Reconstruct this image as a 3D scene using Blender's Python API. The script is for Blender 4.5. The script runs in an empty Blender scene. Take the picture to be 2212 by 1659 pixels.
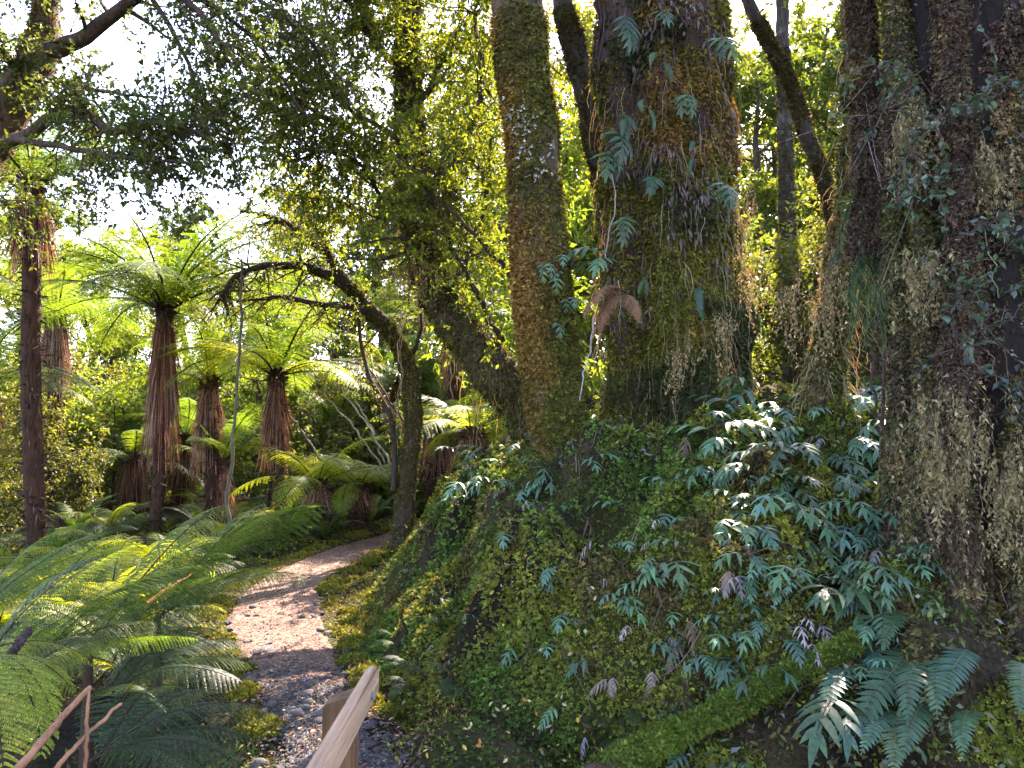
import bpy, bmesh, math, random
import numpy as np
from mathutils import Vector, Matrix, Euler

# ---------------------------------------------------------------- camera
scene = bpy.context.scene
COL = scene.collection
CAM_Z = 1.60
PITCH = math.radians(3.45)
FPX, CX, CY = 1660.0, 1106.0, 829.5
cam_data = bpy.data.cameras.new("camera")
cam = bpy.data.objects.new("camera", cam_data)
COL.objects.link(cam)
cam.location = (0, 0, CAM_Z)
cam.rotation_euler = (math.radians(90) + PITCH, 0, 0)
cam_data.sensor_fit = 'HORIZONTAL'
cam_data.sensor_width = 36.0
cam_data.lens = 36.0 * FPX / 2212.0
cam_data.clip_start = 0.05
cam_data.clip_end = 2000
scene.camera = cam

# ---------------------------------------------------------------- sky, sun, exposure
SUN_EL, SUN_AZ = math.radians(43), math.radians(20)      # azimuth from +Y towards +X
world = bpy.data.worlds.new("World"); scene.world = world
world.use_nodes = True
wn = world.node_tree; wn.nodes.clear()
sky = wn.nodes.new("ShaderNodeTexSky"); sky.sky_type = 'NISHITA'; sky.sun_disc = False
sky.sun_elevation = SUN_EL; sky.sun_rotation = SUN_AZ
sky.air_density = 1.0; sky.dust_density = 1.0; sky.ozone_density = 1.0
bg = wn.nodes.new("ShaderNodeBackground"); bg.inputs[1].default_value = 0.15
wo = wn.nodes.new("ShaderNodeOutputWorld")
wn.links.new(sky.outputs[0], bg.inputs[0]); wn.links.new(bg.outputs[0], wo.inputs[0])
sun_data = bpy.data.lights.new("sun", 'SUN')
sun_data.energy = 5.0; sun_data.angle = math.radians(0.53); sun_data.color = (1.0, 0.93, 0.80)
sun = bpy.data.objects.new("sun", sun_data); COL.objects.link(sun)
SUN_DIR = Vector((math.sin(SUN_AZ) * math.cos(SUN_EL), math.cos(SUN_AZ) * math.cos(SUN_EL), math.sin(SUN_EL)))
sun.rotation_euler = SUN_DIR.to_track_quat('Z', 'Y').to_euler()
sun.location = SUN_DIR * 60
scene.view_settings.view_transform = 'Standard'
scene.view_settings.look = 'None'
scene.view_settings.exposure = 3.15
scene.view_settings.gamma = 1.0
scene.view_settings.use_curve_mapping = False
scene.view_settings.use_white_balance = True      # camera white balance set for the blue shade
scene.view_settings.white_balance_temperature = 6900
scene.view_settings.white_balance_tint = 26
scene.render.engine = 'CYCLES'
scene.cycles.use_denoising = True
try:
    scene.cycles.denoiser = 'OPENIMAGEDENOISE'
    scene.cycles.denoising_input_passes = 'RGB_ALBEDO_NORMAL'
    scene.cycles.denoising_prefilter = 'NONE'
except Exception:
    pass
scene.cycles.max_bounces = 6
scene.cycles.diffuse_bounces = 2
scene.cycles.glossy_bounces = 2
scene.cycles.transmission_bounces = 4
scene.cycles.transparent_max_bounces = 6
scene.cycles.use_adaptive_sampling = True
scene.cycles.adaptive_threshold = 0.02
scene.cycles.caustics_reflective = False
scene.cycles.caustics_refractive = False
scene.cycles.sample_clamp_indirect = 6.0

RNG = np.random.default_rng(7)
random.seed(7)
UP = np.array([0., 0., 1.])

# ---------------------------------------------------------------- helpers: projection, noise
def P(u, v, d):
    """A point of the place seen at picture position (u, v) of a 2212 x 1659 view, d metres away."""
    x = (u - CX) / FPX * d; yu = (CY - v) / FPX * d
    return np.array([x, d * math.cos(PITCH) - yu * math.sin(PITCH), CAM_Z + d * math.sin(PITCH) + yu * math.cos(PITCH)])

def PP(*pts):
    return np.array([P(*p) for p in pts])

def norm(a):
    return a / np.maximum(np.linalg.norm(a, axis=-1, keepdims=True), 1e-9)

def _h(i, j, k, seed):
    n = (i * 374761393 + j * 668265263 + k * 1274126177 + seed * 974634777) & 0xffffffff
    n = ((n ^ (n >> 13)) * 1274126177) & 0xffffffff
    n = n ^ (n >> 16)
    return (n & 0xffff) / 65535.0

def vn(p, s=1.0, seed=0):
    p = np.asarray(p, float)
    if p.shape[-1] == 2:
        p = np.concatenate([p, np.zeros(p.shape[:-1] + (1,))], -1)
    q = p * s
    f = np.floor(q); t = q - f; t = t * t * (3 - 2 * t)
    i, j, k = (f[..., a].astype(np.int64) for a in range(3))
    r = 0
    for a in (0, 1):
        for b in (0, 1):
            for c in (0, 1):
                w = (t[..., 0] if a else 1 - t[..., 0]) * (t[..., 1] if b else 1 - t[..., 1]) * (t[..., 2] if c else 1 - t[..., 2])
                r = r + w * _h(i + a, j + b, k + c, seed)
    return r

def fbm(p, s=1.0, o=3, seed=0):
    r = 0; a = .5; tot = 0
    for n in range(o):
        r = r + a * vn(p, s * 2 ** n, seed + n * 17); tot += a; a *= .5
    return r / tot

def smooth(pts, n):
    """Catmull-Rom through pts (any width), n samples."""
    pts = np.asarray(pts, float)
    if len(pts) == 2:
        t = np.linspace(0, 1, n)[:, None]
        return pts[0] * (1 - t) + pts[1] * t
    Q = np.vstack([2 * pts[0] - pts[1], pts, 2 * pts[-1] - pts[-2]])
    T = np.linspace(0, len(pts) - 1 - 1e-6, n)
    i = T.astype(int); t = (T - i)[:, None]
    a, b, c, d = Q[i], Q[i + 1], Q[i + 2], Q[i + 3]
    return .5 * ((2 * b) + (-a + c) * t + (2 * a - 5 * b + 4 * c - d) * t ** 2 + (-a + 3 * b - 3 * c + d) * t ** 3)

# ---------------------------------------------------------------- helpers: mesh building
class MB:
    def __init__(s):
        s.v = []; s.t = []; s.c = []; s.s = []; s.n = 0
    def add(s, v, t, c, sm=False):
        v = np.asarray(v, float).reshape(-1, 3); t = np.asarray(t, np.int64).reshape(-1, 3)
        c = np.asarray(c, float)
        if c.ndim == 1: c = np.tile(c, (len(t), 1))
        s.v.append(v); s.t.append(t + s.n); s.c.append(c); s.s.append(np.full(len(t), sm)); s.n += len(v)
    def mesh(s, name, mat):
        v = np.vstack(s.v); t = np.vstack(s.t); c = np.vstack(s.c); sm = np.concatenate(s.s)
        me = bpy.data.meshes.new(name)
        me.vertices.add(len(v)); me.vertices.foreach_set("co", v.astype(np.float32).ravel())
        me.loops.add(len(t) * 3); me.loops.foreach_set("vertex_index", t.astype(np.int32).ravel())
        me.polygons.add(len(t))
        me.polygons.foreach_set("loop_start", np.arange(0, len(t) * 3, 3, dtype=np.int32))
        me.polygons.foreach_set("use_smooth", sm)
        at = me.attributes.new("col", 'FLOAT_COLOR', 'FACE')
        cc = np.ones((len(t), 4), np.float32); cc[:, :3] = np.clip(c, 0, 1)
        at.data.foreach_set("color", cc.ravel())
        me.materials.append(mat)
        me.update(calc_edges=True)
        return me
    def build(s, name, mat, parent=None):
        return link(name, s.mesh(name, mat), parent)

def link(name, data, parent=None):
    o = bpy.data.objects.new(name, data); COL.objects.link(o)
    if parent is not None: o.parent = parent
    return o

def empty(name, loc=(0, 0, 0)):
    o = bpy.data.objects.new(name, None); COL.objects.link(o); o.location = loc
    o.empty_display_size = .1
    return o

def tag(o, label=None, cat=None, group=None, kind=None):
    if label: o["label"] = label
    if cat: o["category"] = cat
    if group: o["group"] = group
    if kind: o["kind"] = kind
    return o

def rgb(*a):
    """sRGB 0-255 to linear"""
    c = np.array(a, float) / 255
    return np.where(c <= .04045, c / 12.92, ((c + .055) / 1.055) ** 2.4)

def vary(col, n, rng=RNG, val=.35, hue=.12):
    col = np.asarray(col, float)
    c = np.tile(col, (n, 1)) if col.ndim == 1 else col.copy()
    c = c * np.exp(rng.normal(0, val, (n, 1)))
    c = c * np.exp(rng.normal(0, hue, (n, 3)))
    return np.clip(c, 0, 1)

def softv(col, n, val=.05, **k):
    col = np.asarray(col, float)
    c = np.tile(col, (n, 1)) if col.ndim == 1 else col
    return c * np.exp(RNG.normal(0, .05, (n, 1)))

def mixcol(a, b, t):
    t = np.asarray(t)[:, None]
    return np.asarray(a) * (1 - t) + np.asarray(b) * t

def leaves(mb, C, D, N, L, W, col, fold=.22, droop=0., k=.45):
    n = len(C); L = np.broadcast_to(L, (n,))[:, None]; W = np.broadcast_to(W, (n,))[:, None]
    D = norm(D); S = norm(np.cross(D, N)); N2 = np.cross(S, D)
    tip = C + D * L - UP * (droop * L)
    mid = C + D * L * k
    l = mid + S * W * .5 + N2 * fold * W; r = mid - S * W * .5 + N2 * fold * W
    v = np.stack([C, l, tip, r], 1).reshape(-1, 3)
    b = np.arange(n)[:, None] * 4
    t = np.concatenate([b + np.array([0, 3, 2]), b + np.array([0, 2, 1])], 1).reshape(-1, 3)
    col = np.asarray(col, float)
    c = np.repeat(np.broadcast_to(col, (n, 3)), 2, 0)
    mb.add(v, t, c)

def blades(mb, C, D, N, L, W, col, droop=.2, nseg=3, fold=.15, prof=None, sm=False):
    """lance-shaped blades bending downwards; prof = half-width along the blade"""
    n = len(C); L = np.broadcast_to(L, (n,))[:, None]; W = np.broadcast_to(W, (n,))[:, None]
    droop = np.broadcast_to(droop, (n,))[:, None]
    D = norm(D); S = norm(np.cross(D, N)); N2 = np.cross(S, D)
    ts = np.linspace(0, 1, nseg + 1)
    if prof is None: prof = [.55 if i == 0 else math.sin(math.pi * (0.18 + .82 * t)) for i, t in enumerate(ts)]
    rows = []
    for t, w in zip(ts, prof):
        m = C + D * L * t - UP * (droop * L * t * t)
        o = S * W * .5 * w
        rows += [m + o + N2 * fold * W * w, m, m - o + N2 * fold * W * w]
    v = np.stack(rows, 1).reshape(-1, 3)
    tr = []
    for i in range(nseg):
        a = i * 3; b = a + 3
        tr += [[a, a + 1, b + 1], [a, b + 1, b], [a + 1, a + 2, b + 2], [a + 1, b + 2, b + 1]]
    tr = np.array(tr)
    t = (np.arange(n)[:, None, None] * (3 * (nseg + 1)) + tr[None]).reshape(-1, 3)
    c = np.repeat(np.broadcast_to(np.asarray(col, float), (n, 3)), len(tr), 0)
    mb.add(v, t, c, sm)

def ribbons(mb, PTS, width, col, rng=RNG):
    """PTS (n, k, 3): thin hanging strands, two-sided strips with random facing"""
    n, k, _ = PTS.shape
    a = rng.uniform(0, 2 * np.pi, n)
    S = np.stack([np.cos(a), np.sin(a), np.zeros(n)], 1)[:, None, :]
    w = np.broadcast_to(np.asarray(width, float).reshape(-1, 1, 1), (n, 1, 1)) * np.linspace(1, .35, k)[None, :, None]
    v = np.stack([PTS + S * w * .5, PTS - S * w * .5], 2).reshape(-1, 3)
    tr = []
    for i in range(k - 1):
        tr += [[2 * i, 2 * i + 1, 2 * i + 3], [2 * i, 2 * i + 3, 2 * i + 2]]
    tr = np.array(tr)
    t = (np.arange(n)[:, None, None] * (2 * k) + tr[None]).reshape(-1, 3)
    c = np.repeat(np.broadcast_to(np.asarray(col, float), (n, 3)), len(tr), 0)
    mb.add(v, t, c)

def strands(mb, C, length, width, col, k=6, wig=.03, out=None, rng=RNG):
    n = len(C); length = np.broadcast_to(length, (n,))
    t = np.linspace(0, 1, k)
    p = C[:, None, :] - UP * (length[:, None, None] * t[None, :, None])
    w = np.cumsum(rng.normal(0, 1, (n, k, 3)) * wig, 1); w[:, 0] = 0
    w[:, :, 2] *= .4
    p = p + w
    if out is not None:
        p = p + out[:, None, :] * np.sin(t * 1.6)[None, :, None]
    ribbons(mb, p, width, col, rng)

class Tube:
    """trunk surface: grid of rings x segments, sampled for things that grow on it"""
    def __init__(s, pts, radii, seg=12, rings=None, namp=0., nscale=3., nseed=0, lobes=None, world=True):
        pts = np.asarray(pts, float); radii = np.asarray(radii, float)
        if rings is None: rings = max(6, len(pts) * 5)
        A = smooth(np.column_stack([pts, radii]), rings)
        p, r = A[:, :3], np.maximum(A[:, 3], .001)
        d = norm(np.gradient(p, axis=0))
        ref = np.array([1., 0, 0]) if abs(d[0][0]) < .8 else np.array([0, 1., 0])
        x = norm(ref - d * (d @ ref)[:, None]); y = np.cross(d, x)
        th = np.linspace(0, 2 * np.pi, seg, endpoint=False)
        dirs = x[:, None, :] * np.cos(th)[None, :, None] + y[:, None, :] * np.sin(th)[None, :, None]
        R = np.repeat(r[:, None], seg, 1)
        if lobes is not None: R = R * lobes(th[None, :], np.linspace(0, 1, rings)[:, None])
        g = p[:, None, :] + dirs * R[:, :, None]
        if namp:
            dn = (fbm(g, nscale, 3, nseed) - .5) * 2 * namp
            g = g + dirs * (R * dn)[:, :, None]
        s.g, s.dirs, s.axis, s.rings, s.seg, s.r = g, dirs, d, rings, seg, r
        s.p = p
    def add(s, mb, col, cap=True, sm=True):
        R, S = s.rings, s.seg
        v = s.g.reshape(-1, 3)
        i = np.arange(R - 1)[:, None] * S; j = np.arange(S)[None, :]; j2 = (j + 1) % S
        a, b, c, d = i + j, i + j2, i + S + j2, i + S + j
        t = np.stack([np.stack([a, b, c], -1), np.stack([a, c, d], -1)], 2).reshape(-1, 3)
        mb.add(v, t, col, sm)
        if cap:
            for rr, fl in ((0, True), (R - 1, False)):
                ring = s.g[rr]; cc = ring.mean(0)
                vv = np.vstack([ring, cc]); k = np.arange(S)
                tt = np.stack([k, (k + 1) % S, np.full(S, S)], 1)
                if fl: tt = tt[:, ::-1]
                mb.add(vv, tt, col if np.ndim(col) == 1 else col[0], False)
    def facecol(s, fn):
        """colour per face from position"""
        R, S = s.rings, s.seg
        g = s.g; m = (g[:-1] + g[1:]) / 2
        c = fn(m.reshape(-1, 3))
        return np.repeat(c, 2, 0)
    def sample(s, n, rng=RNG, t0=0, t1=1, cam_side=None):
        i = rng.uniform(t0, t1, n) * (s.rings - 1); j = rng.uniform(0, s.seg, n)
        i0 = np.minimum(i.astype(int), s.rings - 2); fi = (i - i0)[:, None]
        j0 = j.astype(int) % s.seg; j1 = (j0 + 1) % s.seg; fj = (j - j.astype(int))[:, None]
        g = s.g
        p = (g[i0, j0] * (1 - fj) + g[i0, j1] * fj) * (1 - fi) + (g[i0 + 1, j0] * (1 - fj) + g[i0 + 1, j1] * fj) * fi
        e1 = g[i0 + 1, j0] - g[i0, j0]; e2 = g[i0, j1] - g[i0, j0]
        nn = norm(np.cross(e2, e1)); dd = s.dirs[i0, j0]
        nn = np.where((nn * dd).sum(1, keepdims=True) < 0, -nn, nn)
        if cam_side is not None:       # only the sides a viewer near the path could see
            keep = ((cam_side - p) * dd).sum(1) > -.35 * np.linalg.norm(cam_side - p, axis=1)
            p, nn = p[keep], nn[keep]
        return p, nn

def tuft(mb, p, nn, L, W, col, per=3, spread=.8, down=.3, rng=RNG, fold=.2):
    n = len(p)
    p = np.repeat(p, per, 0); nn = np.repeat(nn, per, 0); col = np.repeat(col, per, 0)
    L = np.repeat(np.broadcast_to(L, (n,)), per) * rng.uniform(.6, 1.3, n * per)
    D = nn * .7 + rng.normal(0, spread, (n * per, 3)) - UP * down
    D = np.where((norm(D) * nn).sum(1, keepdims=True) < 0, D + nn * 1.0, D)
    N = nn + rng.normal(0, .5, D.shape)
    col = np.clip(col * np.exp(rng.normal(0, .22, (n * per, 1))), 0, 1)
    D = norm(D); S = norm(np.cross(D, N)); w = (L * W)[:, None]; L = L[:, None]
    q = p + D * L * .35
    v = np.stack([q - S * w * .6, q + S * w * .6, np.where(rng.random((n * per, 1)) < .5, p + D * L * 1.05, p - D * L * .2 + nn * L * .3)], 1).reshape(-1, 3)
    mb.add(v, np.arange(n * per * 3).reshape(-1, 3), col)

# ---------------------------------------------------------------- materials (procedural)
def _nt(name):
    m = bpy.data.materials.new(name); m.use_nodes = True
    nt = m.node_tree; nt.nodes.clear()
    out = nt.nodes.new("ShaderNodeOutputMaterial")
    return m, nt, out

def mat_leaf(name, rough=.5, trans=.35, spec=.4, tboost=(1.5, 1.35, .5), objvar=.25, nscale=60., huev=0.):
    m, nt, out = _nt(name); N = nt.nodes.new; Lk = nt.links.new
    at = N("ShaderNodeAttribute"); at.attribute_name = "col"
    oi = N("ShaderNodeObjectInfo")
    mr = N("ShaderNodeMapRange"); mr.inputs[3].default_value = 1 - objvar; mr.inputs[4].default_value = 1 + objvar
    Lk(oi.outputs["Random"], mr.inputs[0])
    tc = N("ShaderNodeTexCoord"); nz = N("ShaderNodeTexNoise"); nz.inputs["Scale"].default_value = nscale; nz.inputs["Detail"].default_value = 2
    Lk(tc.outputs["Object"], nz.inputs["Vector"])
    nr = N("ShaderNodeMapRange"); nr.inputs[1].default_value = .3; nr.inputs[2].default_value = .7; nr.inputs[3].default_value = .72; nr.inputs[4].default_value = 1.25
    Lk(nz.outputs["Fac"], nr.inputs[0])
    mu = N("ShaderNodeMath"); mu.operation = 'MULTIPLY'; Lk(mr.outputs[0], mu.inputs[0]); Lk(nr.outputs[0], mu.inputs[1])
    hs = N("ShaderNodeHueSaturation"); Lk(at.outputs["Color"], hs.inputs["Color"]); Lk(mu.outputs[0], hs.inputs["Value"])
    m2 = N("ShaderNodeMath"); m2.operation = 'MULTIPLY'; m2.inputs[1].default_value = 7.31; Lk(oi.outputs["Random"], m2.inputs[0])
    m3 = N("ShaderNodeMath"); m3.operation = 'FRACT'; Lk(m2.outputs[0], m3.inputs[0])
    hr = N("ShaderNodeMapRange"); hr.inputs[3].default_value = .5 - huev; hr.inputs[4].default_value = .5 + huev * .5; Lk(m3.outputs[0], hr.inputs[0]); Lk(hr.outputs[0], hs.inputs["Hue"])
    pb = N("ShaderNodeBsdfPrincipled"); pb.inputs["Roughness"].default_value = rough
    pb.inputs["Specular IOR Level"].default_value = spec
    Lk(hs.outputs["Color"], pb.inputs["Base Color"])
    tb = N("ShaderNodeMixRGB"); tb.blend_type = 'MULTIPLY'; tb.inputs[0].default_value = 1; tb.inputs[2].default_value = (*tboost, 1)
    Lk(hs.outputs["Color"], tb.inputs[1])
    tl = N("ShaderNodeBsdfTranslucent"); Lk(tb.outputs[0], tl.inputs["Color"])
    mx = N("ShaderNodeMixShader"); mx.inputs[0].default_value = trans
    Lk(pb.outputs[0], mx.inputs[1]); Lk(tl.outputs[0], mx.inputs[2]); Lk(mx.outputs[0], out.inputs[0])
    return m

def mat_bark(name, rough=.9, nscale=18., bump=.6, stretch=.25, lo=.45, hi=1.5, spec=.2):
    m, nt, out = _nt(name); N = nt.nodes.new; Lk = nt.links.new
    at = N("ShaderNodeAttribute"); at.attribute_name = "col"
    tc = N("ShaderNodeTexCoord"); mp = N("ShaderNodeMapping"); mp.inputs["Scale"].default_value = (1, 1, stretch)
    Lk(tc.outputs["Object"], mp.inputs[0])
    nz = N("ShaderNodeTexNoise"); nz.inputs["Scale"].default_value = nscale; nz.inputs["Detail"].default_value = 6; nz.inputs["Roughness"].default_value = .65
    Lk(mp.outputs[0], nz.inputs["Vector"])
    mr = N("ShaderNodeMapRange"); mr.inputs[1].default_value = .3; mr.inputs[2].default_value = .72
    mr.inputs[3].default_value = lo; mr.inputs[4].default_value = hi
    Lk(nz.outputs["Fac"], mr.inputs[0])
    hs = N("ShaderNodeHueSaturation"); Lk(at.outputs["Color"], hs.inputs["Color"]); Lk(mr.outputs[0], hs.inputs["Value"])
    pb = N("ShaderNodeBsdfPrincipled"); pb.inputs["Roughness"].default_value = rough; pb.inputs["Specular IOR Level"].default_value = spec
    Lk(hs.outputs["Color"], pb.inputs["Base Color"])
    bp = N("ShaderNodeBump"); bp.inputs["Strength"].default_value = bump; bp.inputs["Distance"].default_value = .03
    Lk(nz.outputs["Fac"], bp.inputs["Height"]); Lk(bp.outputs[0], pb.inputs["Normal"])
    Lk(pb.outputs[0], out.inputs[0])
    return m

M_LEAF = mat_leaf("foliage", .5, .52, .35, (1.7, 1.65, .5))
M_FERN = mat_leaf("fern_leaf", .45, .55, .35, (2.1, 1.8, .45), .25, 60., .02)
M_GLOSS = mat_leaf("glossy_fern_leaf", .46, .22, .34, (1.5, 1.5, .5), .38, 25., .07)
M_MOSS = mat_leaf("moss", .8, .25, .15, (1.4, 1.2, .4), .1, 12.)
M_DRY = mat_leaf("dry_frond", .8, .25, .2, (1.3, 1.0, .6), .2, 30.)
M_BARK = mat_bark("bark", .9, 22., 1.0, .2)
M_FIBRE = mat_bark("fern_trunk_fibre", .95, 40., .8, .12)
M_SOIL = mat_bark("soil_and_moss", .95, 45., 1.0, 1., .25, 1.9, .1)
M_STONE = mat_bark("stone", .9, 14., .8, 1., .45, 1.4, .12)
M_WOOD = mat_bark("weathered_timber", .85, 22., .5, .06, .35, 1.4, .2)
M_WOODY = mat_bark("weathered_rail", .85, 22., .5, 1., .3, 1.45, .2)
M_WOODY.node_tree.nodes["Mapping"].inputs["Scale"].default_value = (1, .05, 1)
# ---------------------------------------------------------------- terrain
BASE = np.array([(10, 2.6), (4, 2.9), (2.8, 3.0), (2.0, 2.85), (1.2, 2.95), (.4, 3.65), (-.3, 4.25), (-.8, 4.9), (-1.15, 6.2), (-1.35, 8.5),
                 (-1.6, 11), (-1.1, 13.5), (2, 17), (10, 21), (40, 30)], float)
PATH = np.array([(-.2, 1.6), (-.52, 2.9), (-.72, 3.6), (-1.05, 4.3), (-1.42, 5.2), (-1.95, 6.5), (-2.3, 7.8), (-2.3, 9.3), (-2.02, 10.9), (-1.2, 12.6), (.4, 14.5)], float)
PATHW = np.array([.22, .22, .23, .25, .31, .42, .42, .37, .35, .35, .35])
PC = smooth(np.column_stack([PATH, PATHW]), 120)

def seg_dist(x, y, poly):
    p = np.stack([x, y], -1); best = np.full(x.shape, 1e9); sgn = np.ones(x.shape)
    for a, b in zip(poly[:-1], poly[1:]):
        ab = b - a; t = np.clip(((p - a) @ ab) / (ab @ ab), 0, 1)
        q = a + t[..., None] * ab; d = np.hypot(*(np.moveaxis(p - q, -1, 0)))
        cr = ab[0] * (p[..., 1] - a[1]) - ab[1] * (p[..., 0] - a[0])
        m = d < best
        best = np.where(m, d, best); sgn = np.where(m, np.where(cr < 0, 1., -1.), sgn)
    return best, sgn

def bank_s(x, y):
    d, s = seg_dist(x, y, BASE); return d * s

def path_d(x, y):
    """distance to the path's centre line divided by its half width"""
    best = np.full(x.shape, 1e9)
    for i in range(0, len(PC), 2):
        best = np.minimum(best, np.hypot(x - PC[i, 0], y - PC[i, 1]) / PC[i, 2])
    return best

def H(x, y):
    x = np.asarray(x, float); y = np.asarray(y, float); xy = np.stack([x, y], -1)
    s = bank_s(x, y); s = s + (fbm(xy, .9, 2, 3) - .5) * .55 * np.clip((s + 1) / 1.5, 0, 1)
    sp = np.maximum(s, 0)
    k = np.clip(sp / .5, 0, 1)
    z = 1.12 * (1 - np.exp(-(sp / .62) ** 1.25)) + 1.55 * (1 - np.exp(-sp / 6.))
    z = z + k * ((fbm(xy, 1.7, 2, 11) - .5) * .5 + (fbm(xy, 4.5, 3, 21) - .5) * .48 + np.abs(fbm(xy, 3.1, 2, 25) - .5) * -.75)
    z = z + np.clip(sp / .25, 0, 1) * (vn(xy, 9, 41) * .10 + vn(xy, 17, 43) * .035 - .05)
    z = z * (1 - .42 * np.exp(-((x - 2.7) / .95) ** 2 - ((y - 3.5) / .9) ** 2))
    pd = path_d(x, y)
    off = np.clip((pd - .9) / .8, 0, 1) * (1 - k)
    z = z + off * ((fbm(xy, .8, 2, 5) - .45) * .35 + (fbm(xy, 3.5, 3, 9) - .5) * .16)
    z = z + (1 - k) * (fbm(xy, 6, 2, 14) - .5) * .03
    # mossy mound in front of the bank, and the damp gully between them
    z = z + .20 * np.exp(-(((x + .22) / .42) ** 2 + ((y - 3.62) / .36) ** 2)) * np.clip((pd - .7) / .6, 0, 1)
    z = z - .20 * np.exp(-((s + .06) / .14) ** 2) * np.clip((x + 1.0) / .5, 0, 1) * np.clip((4.5 - x), 0, 1)
    # the ground drops towards the stream bed at the near side, left of the path
    left = -PATH[2][0] * 0 + np.clip((-.75 - x - .0 * y) / 1.0, 0, 1) * np.clip((4.6 - y) / 1.6, 0, 1)
    z = z - .55 * left
    # land behind rises gently into the forest
    z = z + np.clip((y - 18) / 60, 0, 1) ** 1.3 * 7 + np.clip((-x - 8) / 25, 0, 1) * 1.5
    return z

def Hn(x, y, e=.03):
    zx = (H(x + e, y) - H(x - e, y)) / (2 * e); zy = (H(x, y + e) - H(x, y - e)) / (2 * e)
    n = np.stack([-zx, -zy, np.ones_like(zx)], -1)
    return norm(n)

_XDD = 0
_dd = np.arange(1.8, 40, .02)
def hit(u, v):
    """where the line of sight through picture position (u, v) meets the ground"""
    p0 = P(u, v, 1.0) - np.array([0, 0, CAM_Z])
    d = np.concatenate([_dd, np.arange(40, 200, .5)])
    pts = p0[None] * d[:, None] + np.array([0, 0, CAM_Z])
    below = np.nonzero(pts[:, 2] < H(pts[:, 0], pts[:, 1]))[0]
    if len(below) == 0: return pts[-1]
    return pts[max(below[0] - 1, 0)]

def axis_coords(lo, hi, fine, coarse_to, grow=1.16):
    a = list(np.arange(lo, hi + 1e-6, fine)); s = fine; x = hi
    while x < coarse_to: s *= grow; x += s; a.append(x)
    s = fine; x = lo; b = []
    while x > -coarse_to: s *= grow; x -= s; b.append(x)
    return np.array(b[::-1] + a)

gx = axis_coords(-3.2, 4.0, .032, 220); gy = axis_coords(1.8, 9.5, .032, 220)
GX, GY = np.meshgrid(gx, gy)
GZ = H(GX, GY)
GS = bank_s(GX, GY)
GP = path_d(GX, GY)
def _lerp(A, x, y):
    x = np.asarray(x, float); y = np.asarray(y, float)
    i = np.clip(np.searchsorted(gx, x) - 1, 0, len(gx) - 2); j = np.clip(np.searchsorted(gy, y) - 1, 0, len(gy) - 2)
    a = np.clip((x - gx[i]) / (gx[i + 1] - gx[i]), 0, 1); b = np.clip((y - gy[j]) / (gy[j + 1] - gy[j]), 0, 1)
    return (A[j, i] * (1 - a) + A[j, i + 1] * a) * (1 - b) + (A[j + 1, i] * (1 - a) + A[j + 1, i + 1] * a) * b
def H(x, y): return _lerp(GZ, x, y)
def bank_s(x, y): return _lerp(GS, x, y)
def path_d(x, y): return _lerp(GP, x, y)
nx, ny = len(gx), len(gy)
V = np.stack([GX, GY, GZ], -1).reshape(-1, 3)
ii = (np.arange(ny - 1)[:, None] * nx + np.arange(nx - 1)[None]).ravel()
Q = np.stack([ii, ii + 1, ii + nx + 1, ii + nx], 1)
cen = V[Q].mean(1)
isb = bank_s(cen[:, 0], cen[:, 1]) > 0
C_SOIL = np.array([.014, .011, .007]); C_MOSSG = np.array([.028, .034, .007]); C_LITTER = np.array([.040, .028, .015])
def soilcol(p):
    n = fbm(p, 1.3, 3, 31); m = np.clip((n - .42) * 5, 0, 1)
    c = mixcol(C_SOIL, C_MOSSG, m)
    l = np.clip((fbm(p, 2.2, 2, 47) - .5) * 5, 0, 1)
    return mixcol(c, C_LITTER, l * .7)
def submesh(sel):
    mb = MB(); q = Q[sel]
    used = np.unique(q); rm = np.zeros(len(V), np.int64); rm[used] = np.arange(len(used))
    q = rm[q]; t = np.concatenate([q[:, [0, 1, 2]], q[:, [0, 2, 3]]], 1).reshape(-1, 3)
    mb.add(V[used], t, np.repeat(soilcol(cen[sel]), 2, 0), True)
    return mb
ground = tag(submesh(~isb).build("ground", M_SOIL), "brown forest soil patched with moss and litter", "ground", kind="structure")
bank = tag(submesh(isb).build("bank", M_SOIL), "steep dark earth bank under the moss beside the path", "bank", kind="structure")

# path: a trodden sheet of brown litter and grit
mb = MB()
across = np.linspace(-1, 1, 17)
tan = norm(np.gradient(PC[:, :2], axis=0)); nrm = np.stack([tan[:, 1], -tan[:, 0]], 1)
pv = []
for i in range(len(PC)):
    wv = PC[i, 2] * (1 + .30 * (fbm(np.array([[i * .25, 0.], [i * .25, 9.]]), 1., 2, 5) - .5))
    for a in across:
        w = wv[0] if a < 0 else wv[1]
        q = PC[i, :2] + nrm[i] * a * w
        pv.append([q[0], q[1], 0])
pv = np.array(pv)
pz = H(pv[:, 0], pv[:, 1])
edge = np.abs(np.tile(across, len(PC)))
pv[:, 2] = pz + .012 - .03 * np.clip((edge - .8) / .2, 0, 1) + (fbm(pv[:, :2], 9, 2, 3) - .5) * .012
n_a = len(across)
ii = (np.arange(len(PC) - 1)[:, None] * n_a + np.arange(n_a - 1)[None]).ravel()
pq = np.stack([ii, ii + 1, ii + n_a + 1, ii + n_a], 1)
pt = np.concatenate([pq[:, [0, 1, 2]], pq[:, [0, 2, 3]]], 1).reshape(-1, 3)
pc = pv[pq].mean(1)
near = np.clip((5.4 - pc[:, 1] + (fbm(pc, 2, 2, 8) - .5)) / .8, 0, 1)
pcol = mixcol(np.array([.165, .11, .082]), np.array([.05, .055, .052]), near) * (.7 + .6 * fbm(pc, 5, 2, 77))[:, None]
mb.add(pv, pt, np.repeat(pcol, 2, 0), True)
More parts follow.
